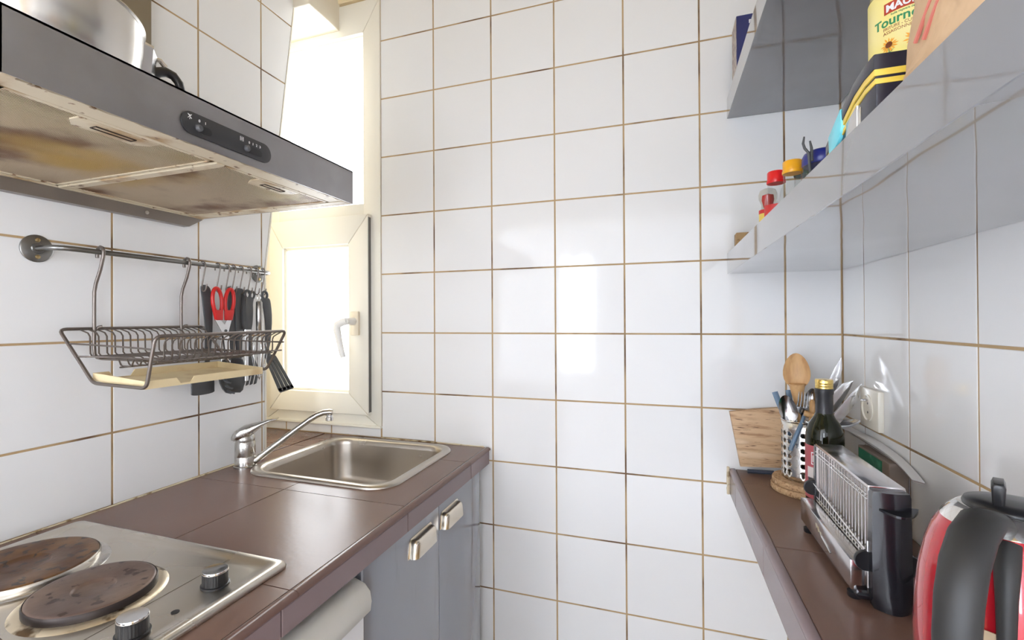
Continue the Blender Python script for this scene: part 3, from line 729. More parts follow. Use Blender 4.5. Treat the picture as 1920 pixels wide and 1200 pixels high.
tg(b, 'spatula', 'solid black nylon spatula with a square blade hanging behind the red scissors')
# B: pasta server
ps = thing('pasta_server', (-.168, -.455, 1.11), 'black pasta server with toothed bowl hanging between spatula and whisk', 'utensil', 'utensils on the rail')
obj('handle', hpoly([smooth_poly([(-.458, 1.385), (-.446, 1.388), (-.437, 1.37), (-.434, 1.30), (-.440, 1.21), (-.456, 1.20), (-.462, 1.23), (-.460, 1.31)])], x=-.1695, th=.007), BLACKM, ps, ang=30)
b = B(); cyb, czb = -.455, 1.160
rg = []
for i in range(9):
    t = i/8; a = pi*(.04+.92*t); ring = []
    for k in range(15):
        u = -1+2*k/14
        wz = .047*sin(a)**.6
        yy = cyb + .039*u*sin(a)**.5; zz = czb + .046*cos(a) - .0; xx = -.166 - .0 + .020*(u*u) - .016*(1-abs(2*t-1))
        ring.append((xx, yy, zz))
    rg.append(ring)
b.ring(rg, closed=False)
sb_ = obj('bowl', b, BLACKM, ps, ang=60)
md = sb_.modifiers.new('thick', 'SOLIDIFY'); md.thickness = .0025
for i, (tz, ln) in enumerate(((1.168, .018), (1.152, .024), (1.137, .026), (1.124, .028))):
    obj('tooth', B().tube([(-.150, -.488+.004*i, tz), (-.140, -.492+.005*i, tz-.003), (-.128, -.490+.005*i, tz-.006)], [.0035, .003, .002], 8), BLACKM, sb_, ang=60)
# C: edge-on narrow black handle (ladle)
tg(hpoly([smooth_poly([(-.440, 1.380), (-.428, 1.390), (-.412, 1.384), (-.413, 1.36), (-.416, 1.27), (-.421, 1.19), (-.432, 1.19), (-.436, 1.27), (-.440, 1.34)])], x=-.166, th=.006), 'kitchen_tool', 'narrow plain black handle hanging edge on beside the broad handle')
# D: broad handle with steel collar and shaft
kn = thing('kitchen_tool', (-.16, -.406, 1.13), 'broad black handled utensil with steel collar and slim steel shaft', 'utensil', 'utensils on the rail')
obj('handle', hpoly([smooth_poly([(-.414, 1.368), (-.404, 1.366), (-.394, 1.368), (-.389, 1.35), (-.388, 1.32), (-.394, 1.28), (-.417, 1.28), (-.422, 1.32), (-.421, 1.35), (-.417, 1.374)])], x=-.160, th=.010, bev=.003), BLACKM, kn, ang=40)
obj('hanging_eye', B().tube(loop_path(-.4035, 1.374, .0085, .0105, -.160), .0036, 10, closed=True), BLACKM, kn, ang=60)
obj('collar', B().box(-.1655, -.1545, -.4165, -.3945, 1.268, 1.281, .002), CHROME, kn)
obj('shaft', B().box(-.1610, -.1590, -.4125, -.4010, 1.14, 1.27, .0006), SH_ST, kn)
# E: whisk
wk = thing('whisk', (-.158, -.366, 1.14), 'balloon whisk with grey metal handle hanging near the wall end', 'whisk', 'utensils on the rail')
obj('handle', B().lathe([(.005, .0), (.0085, .005), (.009, .05), (.0085, .085), (.007, .0875)], (-.158, -.366, 1.269), 20), mat('satin_whisk_steel', (.42, .40, .38), .25, 1.0), wk, ang=40)
obj('hanging_eye', B().tube(loop_path(-.366, 1.366, .006, .010, -.158), .0012, 6, closed=True), CHROME, wk)
b = B()
for k in range(6):
    a = pi*k/6; pts = []
    for i in range(17):
        t = -1+2*i/16; rr_ = .027*sin(pi*(1-abs(t))/1.0*.5)**.0 * (1-abs(t)**2.2)**.0
        s_ = pi*(i/16); r_ = .027*sin(s_)*1.0; zz = 1.262 - .060*(1-abs(cos(s_)))*2.05
        pts.append((-.158+cos(a)*.027*math.copysign(abs(cos(s_))**.5 if abs(cos(s_)) > 0 else 0, cos(s_))*(1-abs(cos(s_))**6), -.366+sin(a)*.027*math.copysign(abs(cos(s_))**.5, cos(s_))*(1-abs(cos(s_))**6), zz))
    b.tube(pts, .0008, 5)
obj('wire_balloon', b, CHROME, wk, ang=60)
# F: slotted fork-like turner
sf = B().prism(smooth_poly([(-.386, 1.366), (-.378, 1.364), (-.372, 1.366), (-.376, 1.35), (-.381, 1.28), (-.379, 1.20), (-.391, 1.20), (-.394, 1.28), (-.392, 1.35)]), 'x', -.1725, -.1685, .001)
sf.prism(smooth_poly([(-.392, 1.205), (-.378, 1.205), (-.362, 1.180), (-.358, 1.160), (-.405, 1.148), (-.405, 1.172), (-.398, 1.195)]), 'x', -.172, -.169, .0008)
sf.tube(loop_path(-.378, 1.374, .0078, .0100, -.1705), .0030, 10, closed=True)
for i in range(4):
    y = -.402+.0135*i; sf.prism([(y, 1.165), (y+.0085, 1.167), (y+.0085-.012, 1.128), (y-.012, 1.126)], 'x', -.172, -.169, .0006)
tg(sf, 'slotted_fork', 'black slotted serving fork hanging just in front of the whisk wires')
# G: slotted turner, the large one hanging over the window
gt = B().prism(smooth_poly([(-.362, 1.366), (-.351, 1.364), (-.337, 1.366), (-.330, 1.350), (-.326, 1.305), (-.331, 1.245), (-.337, 1.222), (-.331, 1.205), (-.350, 1.200), (-.350, 1.222), (-.348, 1.275), (-.351, 1.310), (-.358, 1.345)]), 'x', -.156, -.151, .0014)
# blade as strips around three slots, slanting to the right and down
p0, p1 = V((-.350, 1.203)), V((-.318, 1.207)); q0, q1 = V((-.297, 1.096)), V((-.240, 1.102))
r0, r1 = V((-.343, 1.186)), V((-.304, 1.192))
gt.prism([tuple(p0), tuple(p1), (-.309, 1.199), tuple(r1), tuple(r0)], 'x', -.156, -.1525)
gt.tube(loop_path(-.3505, 1.374, .0088, .0105, -.1535), .0034, 10, closed=True)
def lerp(a, b_, t): return a*(1-t)+b_*t
for i in range(4):
    t0, t1 = i*.27, i*.27+.19
    gt.prism([tuple(lerp(r0, r1, t0)), tuple(lerp(r0, r1, t1)), tuple(lerp(q0, q1, t1)), tuple(lerp(q0, q1, t0))], 'x', -.156, -.1525)
gt.prism([tuple(lerp(r0, q0, .90)), tuple(lerp(r1, q1, .90)), tuple(q1), (-.243, 1.098), (-.293, 1.0925), tuple(q0)], 'x', -.156, -.1525)
tg(gt, 'slotted_turner', 'grey black slotted turner hanging last on the rail, in front of the window')

# ------------------------------------------------------------------ right-hand worktop
W0, W1 = 1.067, XR
rw = thing('narrow_worktop', (1.195, -.75, .83), 'narrow brown tiled worktop along the right wall carrying the toaster and kettle', 'worktop')
obj('worktop_slab', B().box(W0+.012, W1-.001, -1.60, -.001, .836, ZT-.003), DGROUT, rw)
prev = 0
for yb in (-.116, -.457, -.80, -1.14, -1.60):
    obj('tile', B().box(W0+.0145, W1-.001, yb+g2/2, prev-g2/2, ZT-.010, ZT, .0012), BROWN, rw, ang=20)
    b = B().prism([(W0+.0135, .894), (W0+.001, .894), (W0-.001, .896), (W0-.001, .8995), (W0+.001, .9025), (W0+.004, .9045), (W0+.0115, .9045), (W0+.0135, .903)], 'y', yb+.0005, prev-.0005)
    obj('edge_trim', b, MAUVE, rw, ang=40); prev = yb
prev = 0
for yb in (-.102, -.435, -.775, -1.12, -1.60):
    obj('front_tile', B().box(W0, W0+.012, yb+g2/2, prev-g2/2, .835, .8932, .0012), MAUVE, rw, ang=20); prev = yb
b = B()
b.tube([(W0-.004, -.003, .836+i*.0072) for i in range(11)], [random.uniform(.003, .005) for i in range(11)], 6)
obj('sealant_bead', b, SILI, rw)

# shelves
sh1 = tag(obj('wall_shelf', B().box(1.065, XR-.0015, -1.45, -.001, 1.420, 1.475, .0007), LAMIN, ang=20), 'lower thick grey gloss shelf on the right wall, spice jars on it', 'shelf', 'grey wall shelves')
sh2 = tag(obj('wall_shelf', B().box(1.067, XR-.0015, -1.10, -.001, 1.834, 1.887, .0007), LAMIN, ang=20), 'upper thick grey gloss shelf on the right wall, dark blue box on it', 'shelf', 'grey wall shelves')

# socket
so_ = thing('wall_socket', (XR, -.185, 1.068), 'ivory wall socket on the right wall behind the cutlery', 'socket')
obj('plate', B().box(XR-.011, XR+.0005, -.231, -.139, 1.066, 1.150, .003, 2), IVORY, so_)
obj('insert', B().lathe([(.0285, .0), (.0285, -.0025), (.026, -.003), (.0235, .0), (.0, .0)], (XR-.0105, -.180, 1.109), 36, 'x', cap0=False), IVORY, so_, ang=30)
for dz in (-.0095, .0095): obj('pin_hole', B().lathe([(.0026, 0), (.0026, -.0006), (0, -.0007)], (XR-.0107, -.180+dz*.0, 1.109+dz), 12, 'x'), BLACKP, so_)
obj('earth_pin', B().lathe([(.0024, 0), (.0024, -.010), (.001, -.012)], (XR-.0107, -.180, 1.125), 12, 'x'), CHROME, so_)

# ------------------------------------------------------------------ chopping board, cork mats, cutlery pot
WOODB = mat('worn_board_wood', (.60, .40, .235), .6, noise=[(14, (.36, .20, .10), .42, .66, 8), (7, (.70, .52, .34), .48, .68, 5), (30, (.14, .07, .035), .60, .74, 6)], stretch=(1.2, 1, 8), bump=(80, .0006, 6))
cbp = [(1.0655, 1.0570), (1.0900, .9165), (1.215, .9235), (1.243, 1.073), (1.175, 1.0735), (1.12, 1.067)]
b = B().prism(cbp, 'y', -.024, -.006, .002)
tag(obj('chopping_board', b, WOODB, base=(1.15, -.015, .915), ang=30), 'worn wooden chopping board leaning against the white tiled back wall', 'chopping board')
b = B().tube([(1.105, -.030, .9090), (1.165, -.026, .9095)], .0052, 10, flat=(1, .9))
tag(obj('penknife', b, mat('blue_black_plastic', (.05, .06, .09), .3), ang=40), 'small dark blue penknife lying under the chopping board', 'knife')
CORK = mat('cork', (.52, .33, .18), .85, noise=[(220, (.28, .15, .07), .50, .66, 4), (90, (.66, .46, .28), .55, .7, 3)], bump=(160, .0012, 4))
for z0, dx, lb in ((ZT+.0003, 0, 'lower round cork mat of the pair under the cutlery pot'), (ZT+.0143, .003, 'upper round cork mat directly under the cutlery pot')):
    tag(obj('cork_mat', B().lathe([(.074, 0), (.0755, .002), (.0755, .011), (.074, .0135)], (1.2145+dx, -.128, z0), 48), CORK, ang=40, base=(1.2145, -.128, z0)), lb, 'mat', 'cork mats under the cutlery pot')
# perforated pot
PC = (1.212, -.126); PR = .050; pz0, pz1 = ZT+.0282, 1.066
pot = thing('cutlery_pot', (PC[0], PC[1], pz0), 'perforated stainless steel cutlery pot standing on the cork mats', 'cutlery pot')
bm = bmesh.new(); NA = 180
ca_ = math.atan2(-1.4-PC[1], .894-PC[0])
hang = [ca_-R(6.7+16.9*j) for j in range(21) if j not in (1, 6, 11, 16)]
hz = [pz1-.0285-.0172*i for i in range(6)]
zs = [pz0+.002, pz0+.012] + [pz0+.020+.0016*i for i in range(int((pz1-.018-pz0-.020)/.0016))] + [pz1-.018, pz1]
vg = [[bm.verts.new((PC[0]+PR*cos(2*pi*k/NA), PC[1]+PR*sin(2*pi*k/NA), z)) for k in range(NA)] for z in zs]
for i in range(len(zs)-1):
    zc = (zs[i]+zs[i+1])/2
    for k in range(NA):
        ac = 2*pi*(k+.5)/NA; open_ = False
        for z in hz:
            if abs(zc-z) < .0055:
                for h_ in hang:
                    da = (ac-h_+pi) % (2*pi) - pi
                    if (da*PR)**2 + (zc-z)**2 < .0051**2: open_ = True; break
        if not open_: bm.faces.new((vg[i][k], vg[i][(k+1) % NA], vg[i+1][(k+1) % NA], vg[i+1][k]))
for v in [v for v in bm.verts if not v.link_faces]: bm.verts.remove(v)
b = B().bm(bm)
pw = obj('pot_wall', b, mat('perforated_steel', (.78, .77, .75), .27, 1.0, rnoise=(60, .16, .34)), pot, ang=60)
md = pw.modifiers.new('thick', 'SOLIDIFY'); md.thickness = .0008
obj('rim', B().lathe([(PR+.0006, -.0016), (PR+.0016, 0), (PR+.0006, .0016), (PR-.001, .0012), (PR-.001, -.001)], (PC[0], PC[1], pz1), 64, cap0=False, cap1=False), CHROME, pot, ang=60)
obj('base', B().lathe([(PR-.002, 0), (PR, .002), (PR, .003), (0, .003)], (PC[0], PC[1], pz0), 64), STEEL, pot)

# cutlery in the pot
WOODS = mat('bamboo_wood', (.60, .36, .16), .5, noise=(14, (.46, .25, .10), .45, .65, 6), stretch=(6, 6, 1))
CUTS = mat('cutlery_steel', (.62, .62, .63), .15, 1.0)
BLUEH = mat('blue_grey_handle', (.13, .20, .29), .35)
def spoon_bowl(b, c, axis, normal, L_, W_, depth, th=.0012, n=24, m=8):
    c, axis, normal = V(c), V(axis).normalized(), V(normal).normalized(); side = axis.cross(normal)
    for sg in (0, 1):
        rg = []
        for i in range(m+1):
            r = i/m; ring = []
            for k in range(n):
                a = 2*pi*k/n; e = 1+.16*cos(a)*-1
                p = c + axis*(L_/2*r*cos(a)) + side*(W_/2*r*sin(a)*e) - normal*(depth*(1-r*r) + (th if sg else 0))
                ring.append(p)
            rg.append(ring)
        b.ring(rg, cap0=False, cap1=False)
    return b
toC = V((.894-1.2, -1.4+.13, 0)).normalized()
# wooden spoon
b = B(); spoon_bowl(b, (1.193, -.128, 1.179), (-.02, 0, 1), toC, .082, .054, .008, .003)
b.tube([(1.194, -.127, 1.150), (1.196, -.124, 1.125), (1.199, -.122, 1.10), (1.204, -.120, 1.05), (1.212, -.115, .94)], [.0170, .0125, .0085, .0065, .006], 12, flat=(1, 1))
tag(obj('wooden_spoon', b, WOODS, ang=60), 'large round wooden spoon standing tallest in the cutlery pot', 'spoon', 'cutlery in the pot')
def spoon(name, c, axis, L_, W_, label, hend, normal=None):
    t = thing(name, hend, label, 'spoon', 'cutlery in the pot')
    ax = V(axis).normalized(); b = B(); spoon_bowl(b, c, axis, normal or toC, L_, W_, .007)
    neck = V(c) - ax*(L_/2)
    obj('bowl', b, CUTS, t, ang=60)
    he = V(hend); mid = neck.lerp(he, .35)
    obj('handle', B().tube([neck+ax*.003, neck.lerp(mid, .5), mid, he], [.003, .0022, .004, .0045], 10, flat=(1, .6)), CUTS if 'steel handled' in label else BLUEH, t, ang=60)
spoon('table_spoon', (1.170, -.150, 1.094), (-.22, 0, 1), .062, .037, 'shiny steel table spoon leaning left in front in the pot', (1.200, -.120, .945))
spoon('teaspoon', (1.226, -.115, 1.118), (.15, 0, 1), .040, .024, 'small steel teaspoon right of the wooden spoon in the pot', (1.212, -.126, .945))
spoon('dessert_spoon', (1.283, -.150, 1.068), (.95, -.15, .32), .052, .032, 'steel spoon lying low toward the wall socket behind the bottle', (1.222, -.130, 1.045), V((-.2, -.3, .95)))
# handles sticking up
for pts, lb in (([(1.149, -.125, 1.128), (1.158, -.127, 1.10), (1.172, -.128, 1.06), (1.195, -.125, .95)], 'flat blue grey handle sticking up at the left edge of the pot'),
                ([(1.1815, -.105, 1.131), (1.184, -.106, 1.10), (1.190, -.108, 1.06), (1.205, -.115, .95)], 'flat blue grey handle standing between table spoon and wooden spoon')):
    tag(obj('knife', B().tube(pts, [.0062, .0062, .005, .003], 12, flat=(.45, 1)), BLUEH, ang=60), lb, 'knife', 'cutlery in the pot')
b = B().tube([(1.168, -.178, 1.006), (1.178, -.178, 1.035), (1.190, -.172, 1.062), (1.200, -.160, 1.083)], [.0045, .0048, .0042, .003], 12)
tag(obj('butter_knife', b, BLUEH, ang=60), 'blue grey handle hanging down outside the front of the pot', 'knife', 'cutlery in the pot')
# fork
fk = thing('fork', (1.203, -.12, .95), 'dark steel fork with tines up in the middle of the pot', 'fork', 'cutlery in the pot')
FK = mat('dark_cutlery_steel', (.22, .22, .23), .2, 1.0)
b = B()
for i in range(4):
    y = i-1.5; b.tube([(1.1985+y*.0062, -.150-y*.001, 1.098), (1.200+y*.0060, -.151, 1.115), (1.2015+y*.0058, -.150, 1.134)], [.0017, .0016, .0007], 6)
obj('tines', b, FK, fk, ang=60)
obj('neck', B().prism([(1.187, 1.100), (1.211, 1.100), (1.208, 1.088), (1.202, 1.080), (1.197, 1.080), (1.190, 1.088)], 'y', -.1512, -.1490, .0005), FK, fk)
obj('handle', B().tube([(1.199, -.150, 1.082), (1.201, -.140, 1.04), (1.205, -.125, .95)], [.003, .0035, .004], 10), FK, fk, ang=60)
# fork 2, mostly behind the bottle
b = B()
for i in range(3): b.tube([(1.226+i*.0008, -.135, 1.088+i*.006), (1.237, -.136, 1.092+i*.006), (1.250, -.137, 1.096+i*.006)], .0012, 6)
b.tube([(1.228, -.135, 1.094), (1.222, -.132, 1.08), (1.214, -.128, .95)], .0035, 8)
tag(obj('fork', b, FK, ang=60), 'fork tipped sideways, tines showing just left of the bottle neck', 'fork', 'cutlery in the pot')
# knives fanned toward the wall
def blade(pts_c, ws, name, lb, hend):
    t = thing(name, hend, lb, 'knife', 'cutlery in the pot'); b = B(); rg = []
    side = V((.72, 0, -.69))
    n = len(pts_c)
    for i, (p, w_) in enumerate(zip(pts_c, ws)):
        p = V(p); d = (V(pts_c[min(i+1, n-1)])-V(pts_c[max(i-1, 0)])).normalized(); sd = V((d.z, 0, -d.x)).normalized()
        rg.append([p-sd*w_, p+V((0, -.0007, 0)), p+sd*w_, p+V((0, .0007, 0))])
    obj('blade', b.ring(rg), CUTS, t, ang=20)
    p = V(pts_c[0]); obj('handle', B().tube([p, p.lerp(V(hend), .5), V(hend)], [.004, .005, .005], 10, flat=(.6, 1)), BLUEH, t, ang=60)
blade([(1.240, -.11, 1.085), (1.256, -.11, 1.115), (1.270, -.11, 1.150), (1.281, -.11, 1.185), (1.287, -.11, 1.210)], [.008, .010, .010, .0075, .0005], 'knife', 'long knife, highest blade at the right of the pot', (1.205, -.125, .955))
blade([(1.244, -.13, 1.070), (1.260, -.13, 1.098), (1.276, -.13, 1.127), (1.290, -.13, 1.148), (1.303, -.13, 1.160)], [.008, .011, .0125, .009, .0005], 'knife', 'broad bladed knife, middle of the three fanned toward the socket', (1.210, -.125, .955))
blade([(1.246, -.148, 1.048), (1.266, -.148, 1.076), (1.285, -.148, 1.105), (1.300, -.148, 1.130), (1.313, -.148, 1.157)], [.008, .010, .010, .008, .0005], 'knife', 'knife leaning lowest toward the wall socket', (1.212, -.135, .955))
# wooden handles
b = B().tube([(1.218, -.150, 1.117), (1.2185, -.150, 1.112), (1.218, -.149, 1.08), (1.215, -.14, 1.03), (1.213, -.13, .95)], [.004, .0095, .0095, .007, .006], 14, flat=(1, .6))
tag(obj('wooden_spatula', b, WOODS, ang=60), 'upright wooden handle directly left of the bottle neck', 'utensil', 'cutlery in the pot')
b = B().tube([(1.199, -.163, 1.088), (1.206, -.164, 1.086), (1.232, -.168, 1.078), (1.242, -.168, 1.075)], [.0065, .0062, .0055, .005], 12)
tag(obj('wooden_peg', b, WOODS, ang=60), 'short wooden rod lying across the upright wooden handle', 'utensil')

# ------------------------------------------------------------------ bottle
BC = (1.2130, -.252, ZT)
bt = thing('oil_bottle', BC, 'dark green glass bottle with gold cap and red label beside the toaster', 'bottle')
DGL = mat('dark_green_glass', (.010, .012, .004), .04, ior=1.45, coat=0.0)
OLIVE = mat('olive_oil_glass', (.10, .12, .01), .04, ior=1.5, coat=.5)
obj('glass', B().lathe([(.030, .0), (.0335, .004), (.0338, .010), (.0338, .150), (.0325, .165), (.027, .182), (.018, .196), (.0148, .205), (.0148, .242), (.0162, .244), (.0162, .252), (.0145, .254)], BC, 48), DGL, bt, ang=60)
NS = mat('matt_black_neck_sleeve', (.028, .028, .032), .32)
obj('neck_sleeve', B().lathe([(.0158, .200), (.0155, .203), (.0155, .241), (.0167, .2435), (.0167, .2525), (.0155, .253)], BC, 40, cap0=False, cap1=False), NS, bt, ang=50)
b = B(); rg = []
for r_, h in ((.0150, .253), (.0157, .2535), (.0157, .257), (.0150, .258), (.0157, .259), (.0157, .2625), (.0150, .2635), (.0158, .2645), (.0158, .2705), (.0150, .272), (0.0, .272)):
    rg.append([(BC[0]+r_*cos(2*pi*k/48), BC[1]+r_*sin(2*pi*k/48), BC[2]+h) for k in range(48)])
obj('cap', b.ring(rg), mat('gold_metal_cap', (.83, .62, .22), .25, 1.0), bt, ang=30)
def cyl_patch(c, r, a0, a1, z0, z1, n=24, th=.0003):
    b = B(); lo = []; hi = []
    ro = r+th
    rg = []
    for i in range(n+1):
        a = a0+(a1-a0)*i/n
        rg.append([(c[0]+r*cos(a), c[1]+r*sin(a), z0), (c[0]+ro*cos(a), c[1]+ro*sin(a), z0), (c[0]+ro*cos(a), c[1]+ro*sin(a), z1), (c[0]+r*cos(a), c[1]+r*sin(a), z1)])
    return b.ring(rg)
fa = math.atan2(-1.4-BC[1], .894-BC[0])      # facing the room
RL = mat('dusty_red_label', (.44, .085, .10), .45); 
lb_ = obj('label', cyl_patch(BC, .0339, fa-1.45, fa+.62, BC[2]+.030, BC[2]+.138), RL, bt, ang=60, label='dusty red paper label')
def bw(r, aref, z):
    def f(p): 
        a = aref + p.x/r
        return V((BC[0]+(r+p.z)*cos(a), BC[1]+(r+p.z)*sin(a), BC[2]+z+p.y))
    return f
obj('emblem', cyl_patch(BC, .0342, fa-.72, fa-.18, BC[2]+.100, BC[2]+.125), WT, bt, ang=60, label='small white square emblem on the red label')
obj('emblem_field', cyl_patch(BC, .0345, fa-.67, fa-.23, BC[2]+.102, BC[2]+.123), RL, bt, ang=60)
text('emblem_letter', 'H', .019, WT, bt, None, wrap=bw(.0349, fa-.65, .1055), bold=.0004, sx=1.1)
obj('label_patch', cyl_patch(BC, .0342, fa-1.0, fa+.05, BC[2]+.072, BC[2]+.094), plain('pale_label_print', (.70, .64, .62), .5), bt, ang=60)
obj('label_patch', cyl_patch(BC, .0342, fa-.95, fa+.0, BC[2]+.062, BC[2]+.073), BLACKM, bt, ang=60)

# ------------------------------------------------------------------ toaster
ts = thing('toaster', (1.19, -.475, ZT), 'slim chrome toaster with wire cage sides and black ends on the right worktop', 'toaster')
TCH = mat('toaster_chrome', (.74, .72, .73), .16, 1.0, rnoise=(25, .12, .26))
tX0, tX1, tY0, tY1 = 1.1670, 1.2100, -.605, -.360
obj('top_plate', B().box(tX0, tX1, tY0+.002, tY1-.004, 1.062, 1.067, .0015, 2), TCH, ts)
obj('core', B().box(1.1845, 1.1915, tY0+.01, tY1-.008, .922, 1.062), mat('toaster_core_steel', (.62, .58, .54), .38, 1.0), ts)
obj('end_panel', B().box(tX0+.001, tX1-.001, tY1-.006, tY1-.003, .93, 1.0625), TCH, ts)
obj('near_panel', B().box(tX0, tX1, tY0+.002, tY0+.0045, .925, 1.064), TCH, ts)
for sx_, xx in ((-1, tX0+.0015), (1, tX1-.0015)):
    b = B(); n = 18
    for i in range(n):
        y = tY0+.018+(tY1-tY0-.040)*i/(n-1)
        b.tube([(xx, y, .955), (xx, y, 1.060)], .0011, 6)
    for z in (1.052, 1.046, .968, .962): b.tube([(xx-sx_*-.0012, tY0+.006, z), (xx-sx_*-.0012, tY1-.006, z)], .0008, 6)
    obj('cage_wires', b, CHROME, ts, ang=60)
    obj('door_rod', B().tube([(xx+sx_*.005, tY0+.004, .976), (xx+sx_*.005, tY1+.004, .992)], .0015, 8), CHROME, ts, ang=60)
    # hinge knobs
    for yy, kz in ((tY0+.002, .962), (tY1+.003, .982)):
        k = obj('hinge_knob', B().lathe([(.0135, -.003), (.0145, 0), (.0135, .004), (.008, .006), (0, .0065)], (xx+sx_*.005, yy, kz), 24, 'y'), BLACKP, ts, ang=50)
    obj('corner_post', B().tube([(xx+sx_*.003, tY0+.001, .925), (xx+sx_*.003, tY0+.001, .99)], .0016, 8), CHROME, ts)
    # crumb boxes
    if sx_ < 0: x0_, x1_ = 1.1455, 1.1655
    else: x0_, x1_ = 1.2115, 1.2345
    cbx = obj('crumb_box', B().box(x0_, x1_, -.602, -.352, .9185, .9600, .0012, 2), TCH, ts, ang=30)
# script lettering on the near crumb box replaced by its raised chrome stroke
b = B().tube([(1.1450, -.445, .948), (1.1449, -.452, .941), (1.1449, -.455, .946), (1.1449, -.462, .939), (1.1449, -.470, .943), (1.1449, -.476, .938), (1.1449, -.520, .931), (1.1449, -.508, .9355), (1.1449, -.478, .9395)], .0006, 5)
obj('raised_script', b, CHROME, ts)
BLKE = mat('black_toaster_end', (.012, .012, .016), .22, coat=.3)
for ya2, yb2, bulge in ((tY0+.002, tY0-.012, -.010), (tY1+.006, tY1-.003, .004)):
    b = B(); rg = []
    for z, xa, xb, bu in ((ZT+.001, 1.168, 1.209, 1.2), (ZT+.010, 1.167, 1.211, 1.25), (.925, 1.1665, 1.2115, 1.0), (.98, 1.166, 1.211, .75), (1.03, 1.1665, 1.2105, .6), (1.058, 1.1668, 1.2102, .5), (1.063, 1.168, 1.209, .4)):
        ring = [(xa, ya2, z)]
        for k in range(9):
            u = k/8; ring.append((xa+(xb-xa)*u, yb2+bulge*bu*sin(pi*u), z))
        ring.append((xb, ya2, z)); rg.append(ring)
    obj('end_cap', b.ring(rg), BLKE, ts, ang=50)
b = B(); rg = []
for z in (1.0405, 1.0435):
    ring = []
    for k in range(13):
        u = k/12; ring.append((1.172+.046*u, tY0-.012-.022*sin(pi*u)**.8, z+.004*sin(pi*u)*-1+.003*(u-.5)))
    ring += [(1.218, tY0-.006, z), (1.172, tY0-.006, z)]
    rg.append(ring)
obj('lever', b.ring(rg), BLKE, ts, ang=40)
obj('base', B().box(1.150, 1.231, -.612, -.350, ZT+.007, .9195, .003), BLKE, ts)
for fx, fy in ((1.154, -.590), (1.154, -.372), (1.226, -.590), (1.226, -.372)):
    obj('foot', B().lathe([(.008, 0), (.009, .002), (.009, .008)], (fx, fy, ZT), 16), BLKE, ts)
b = B().tube([(1.232, -.575, .962), (1.245, -.580, .958), (1.262, -.600, .945), (1.285, -.62, .930), (1.305, -.64, .915), (1.312, -.70, .9075), (1.312, -.78, .9075)], .0030, 8)
obj('cord', b, BLKE, ts, ang=60)

# ------------------------------------------------------------------ paper stack and carton against the wall
ct = thing('carton', (1.303, -.265, ZT), 'small carton with a green label leaning behind the toaster', 'box')
obj('box', B().box(1.291, 1.3205, -.335, -.190, ZT+.0005, 1.032, .001), mat('shaded_card', (.30, .24, .20), .6), ct)  # card tone has the shade behind the toaster mixed into it
obj('green_label', B().box(1.2903, 1.2911, -.305, -.195, .975, 1.028), mat('green_print', (.015, .22, .11), .35, noise=(20, (.10, .42, .24), .55, .7, 3)), ct, label='glossy green label')
obj('label_strip', B().box(1.2898, 1.2908, -.335, -.20, .955, .972), mat('pale_pink_card', (.52, .40, .34), .5), ct)
for i in range(4):
    b = B(); rg = []; n = 14
    for k in range(n+1):
        u = k/n; y = -.040-.350*u
        lift = .003*i*(sin(pi*u)**2) + .0012*i
        zc = 1.0345 + lift + .010*(1-u)**2 - (.016*max(0, (u-.75)/.25)**2)
        rg.append([(1.292+.014*u-.002*i+.0025*sin(5*u+i), y, zc+.002*(1-u)), (1.3195, y-.001*i, zc-.003)])
    v0 = [r[0] for r in rg]; v1 = [r[1] for r in rg]
    bb = B().ring([[a, c, (c[0], c[1], c[2]-.0006), (a[0], a[1], a[2]-.0006)] for a, c in rg])
    mt_ = plain(f'paper_{i}', [(.70, .68, .66), (.30, .24, .24), (.78, .76, .74), (.80, .79, .78)][i], .5)
    tag(obj('leaflet', bb, mt_, ang=40), ['undermost pale sheet of the stack lying on the carton', 'dark printed sheet in the stack of papers on the carton', 'white sheet second from top on the carton by the wall', 'topmost white sheet of the paper stack below the wall socket'][i], 'paper', 'papers on the carton')

# ------------------------------------------------------------------ kettle
KC = V((1.204, -.822, ZT))
kt = thing('kettle', KC, 'red electric kettle with black handle nearest the camera on the right worktop', 'kettle')
KRED = mat('metallic_red_enamel', (.50, .006, .018), .22, .35, coat=1.0, coat_r=.04)
obj('base', B().lathe([(.070, .0), (.074, .003), (.074, .016), (.071, .020)], KC, 56), BLACKP, kt, ang=50)
obj('body', B().lathe([(.069, .020), (.0695, .030), (.0712, .060), (.0712, .090), (.0695, .125), (.0665, .152), (.0615, .176), (.0560, .193), (.0500, .204)], KC, 72, cap1=False), KRED, kt, ang=70)
obj('collar', B().lathe([(.0505, .2035), (.0495, .2055), (.0440, .2130), (.0380, .2175), (.0365, .2180)], KC, 64, cap0=False), mat('polished_collar_steel', (.80, .78, .74), .10, 1.0), kt, ang=60)
ldp = obj('lid', B().lathe([(.0335, .2175), (.0345, .2190), (.0330, .2225), (.020, .2250), (0, .2258)], KC, 56), BLACKP, kt, ang=60)
obj('lid_fin', B().prism([(-.004, .222), (.004, .222), (.005, .2400), (.0035, .2440), (-.0035, .2440), (-.005, .2400)], 'y', -.014, .014, .002).xf(M.Translation(KC+V((-.012, -.004, 0))) @ M.Rotation(R(-27), 4, 'Z')), BLACKP, ldp, ang=50)
kd = V((-.665, -.747, 0)).normalized(); ks = V((-.52, -.854, 0)).normalized()
def kp(r, z): return KC + kd*r + V((0, 0, z))
KH = mat('black_kettle_handle', (.024, .023, .022), .48)
hpnts = [kp(.034, .205), kp(.052, .217), kp(.074, .222), (kp(.098, .214)), kp(.116, .196), kp(.128, .170), kp(.134, .138), kp(.134, .105), kp(.128, .074), kp(.116, .048), kp(.098, .030), kp(.078, .024)]
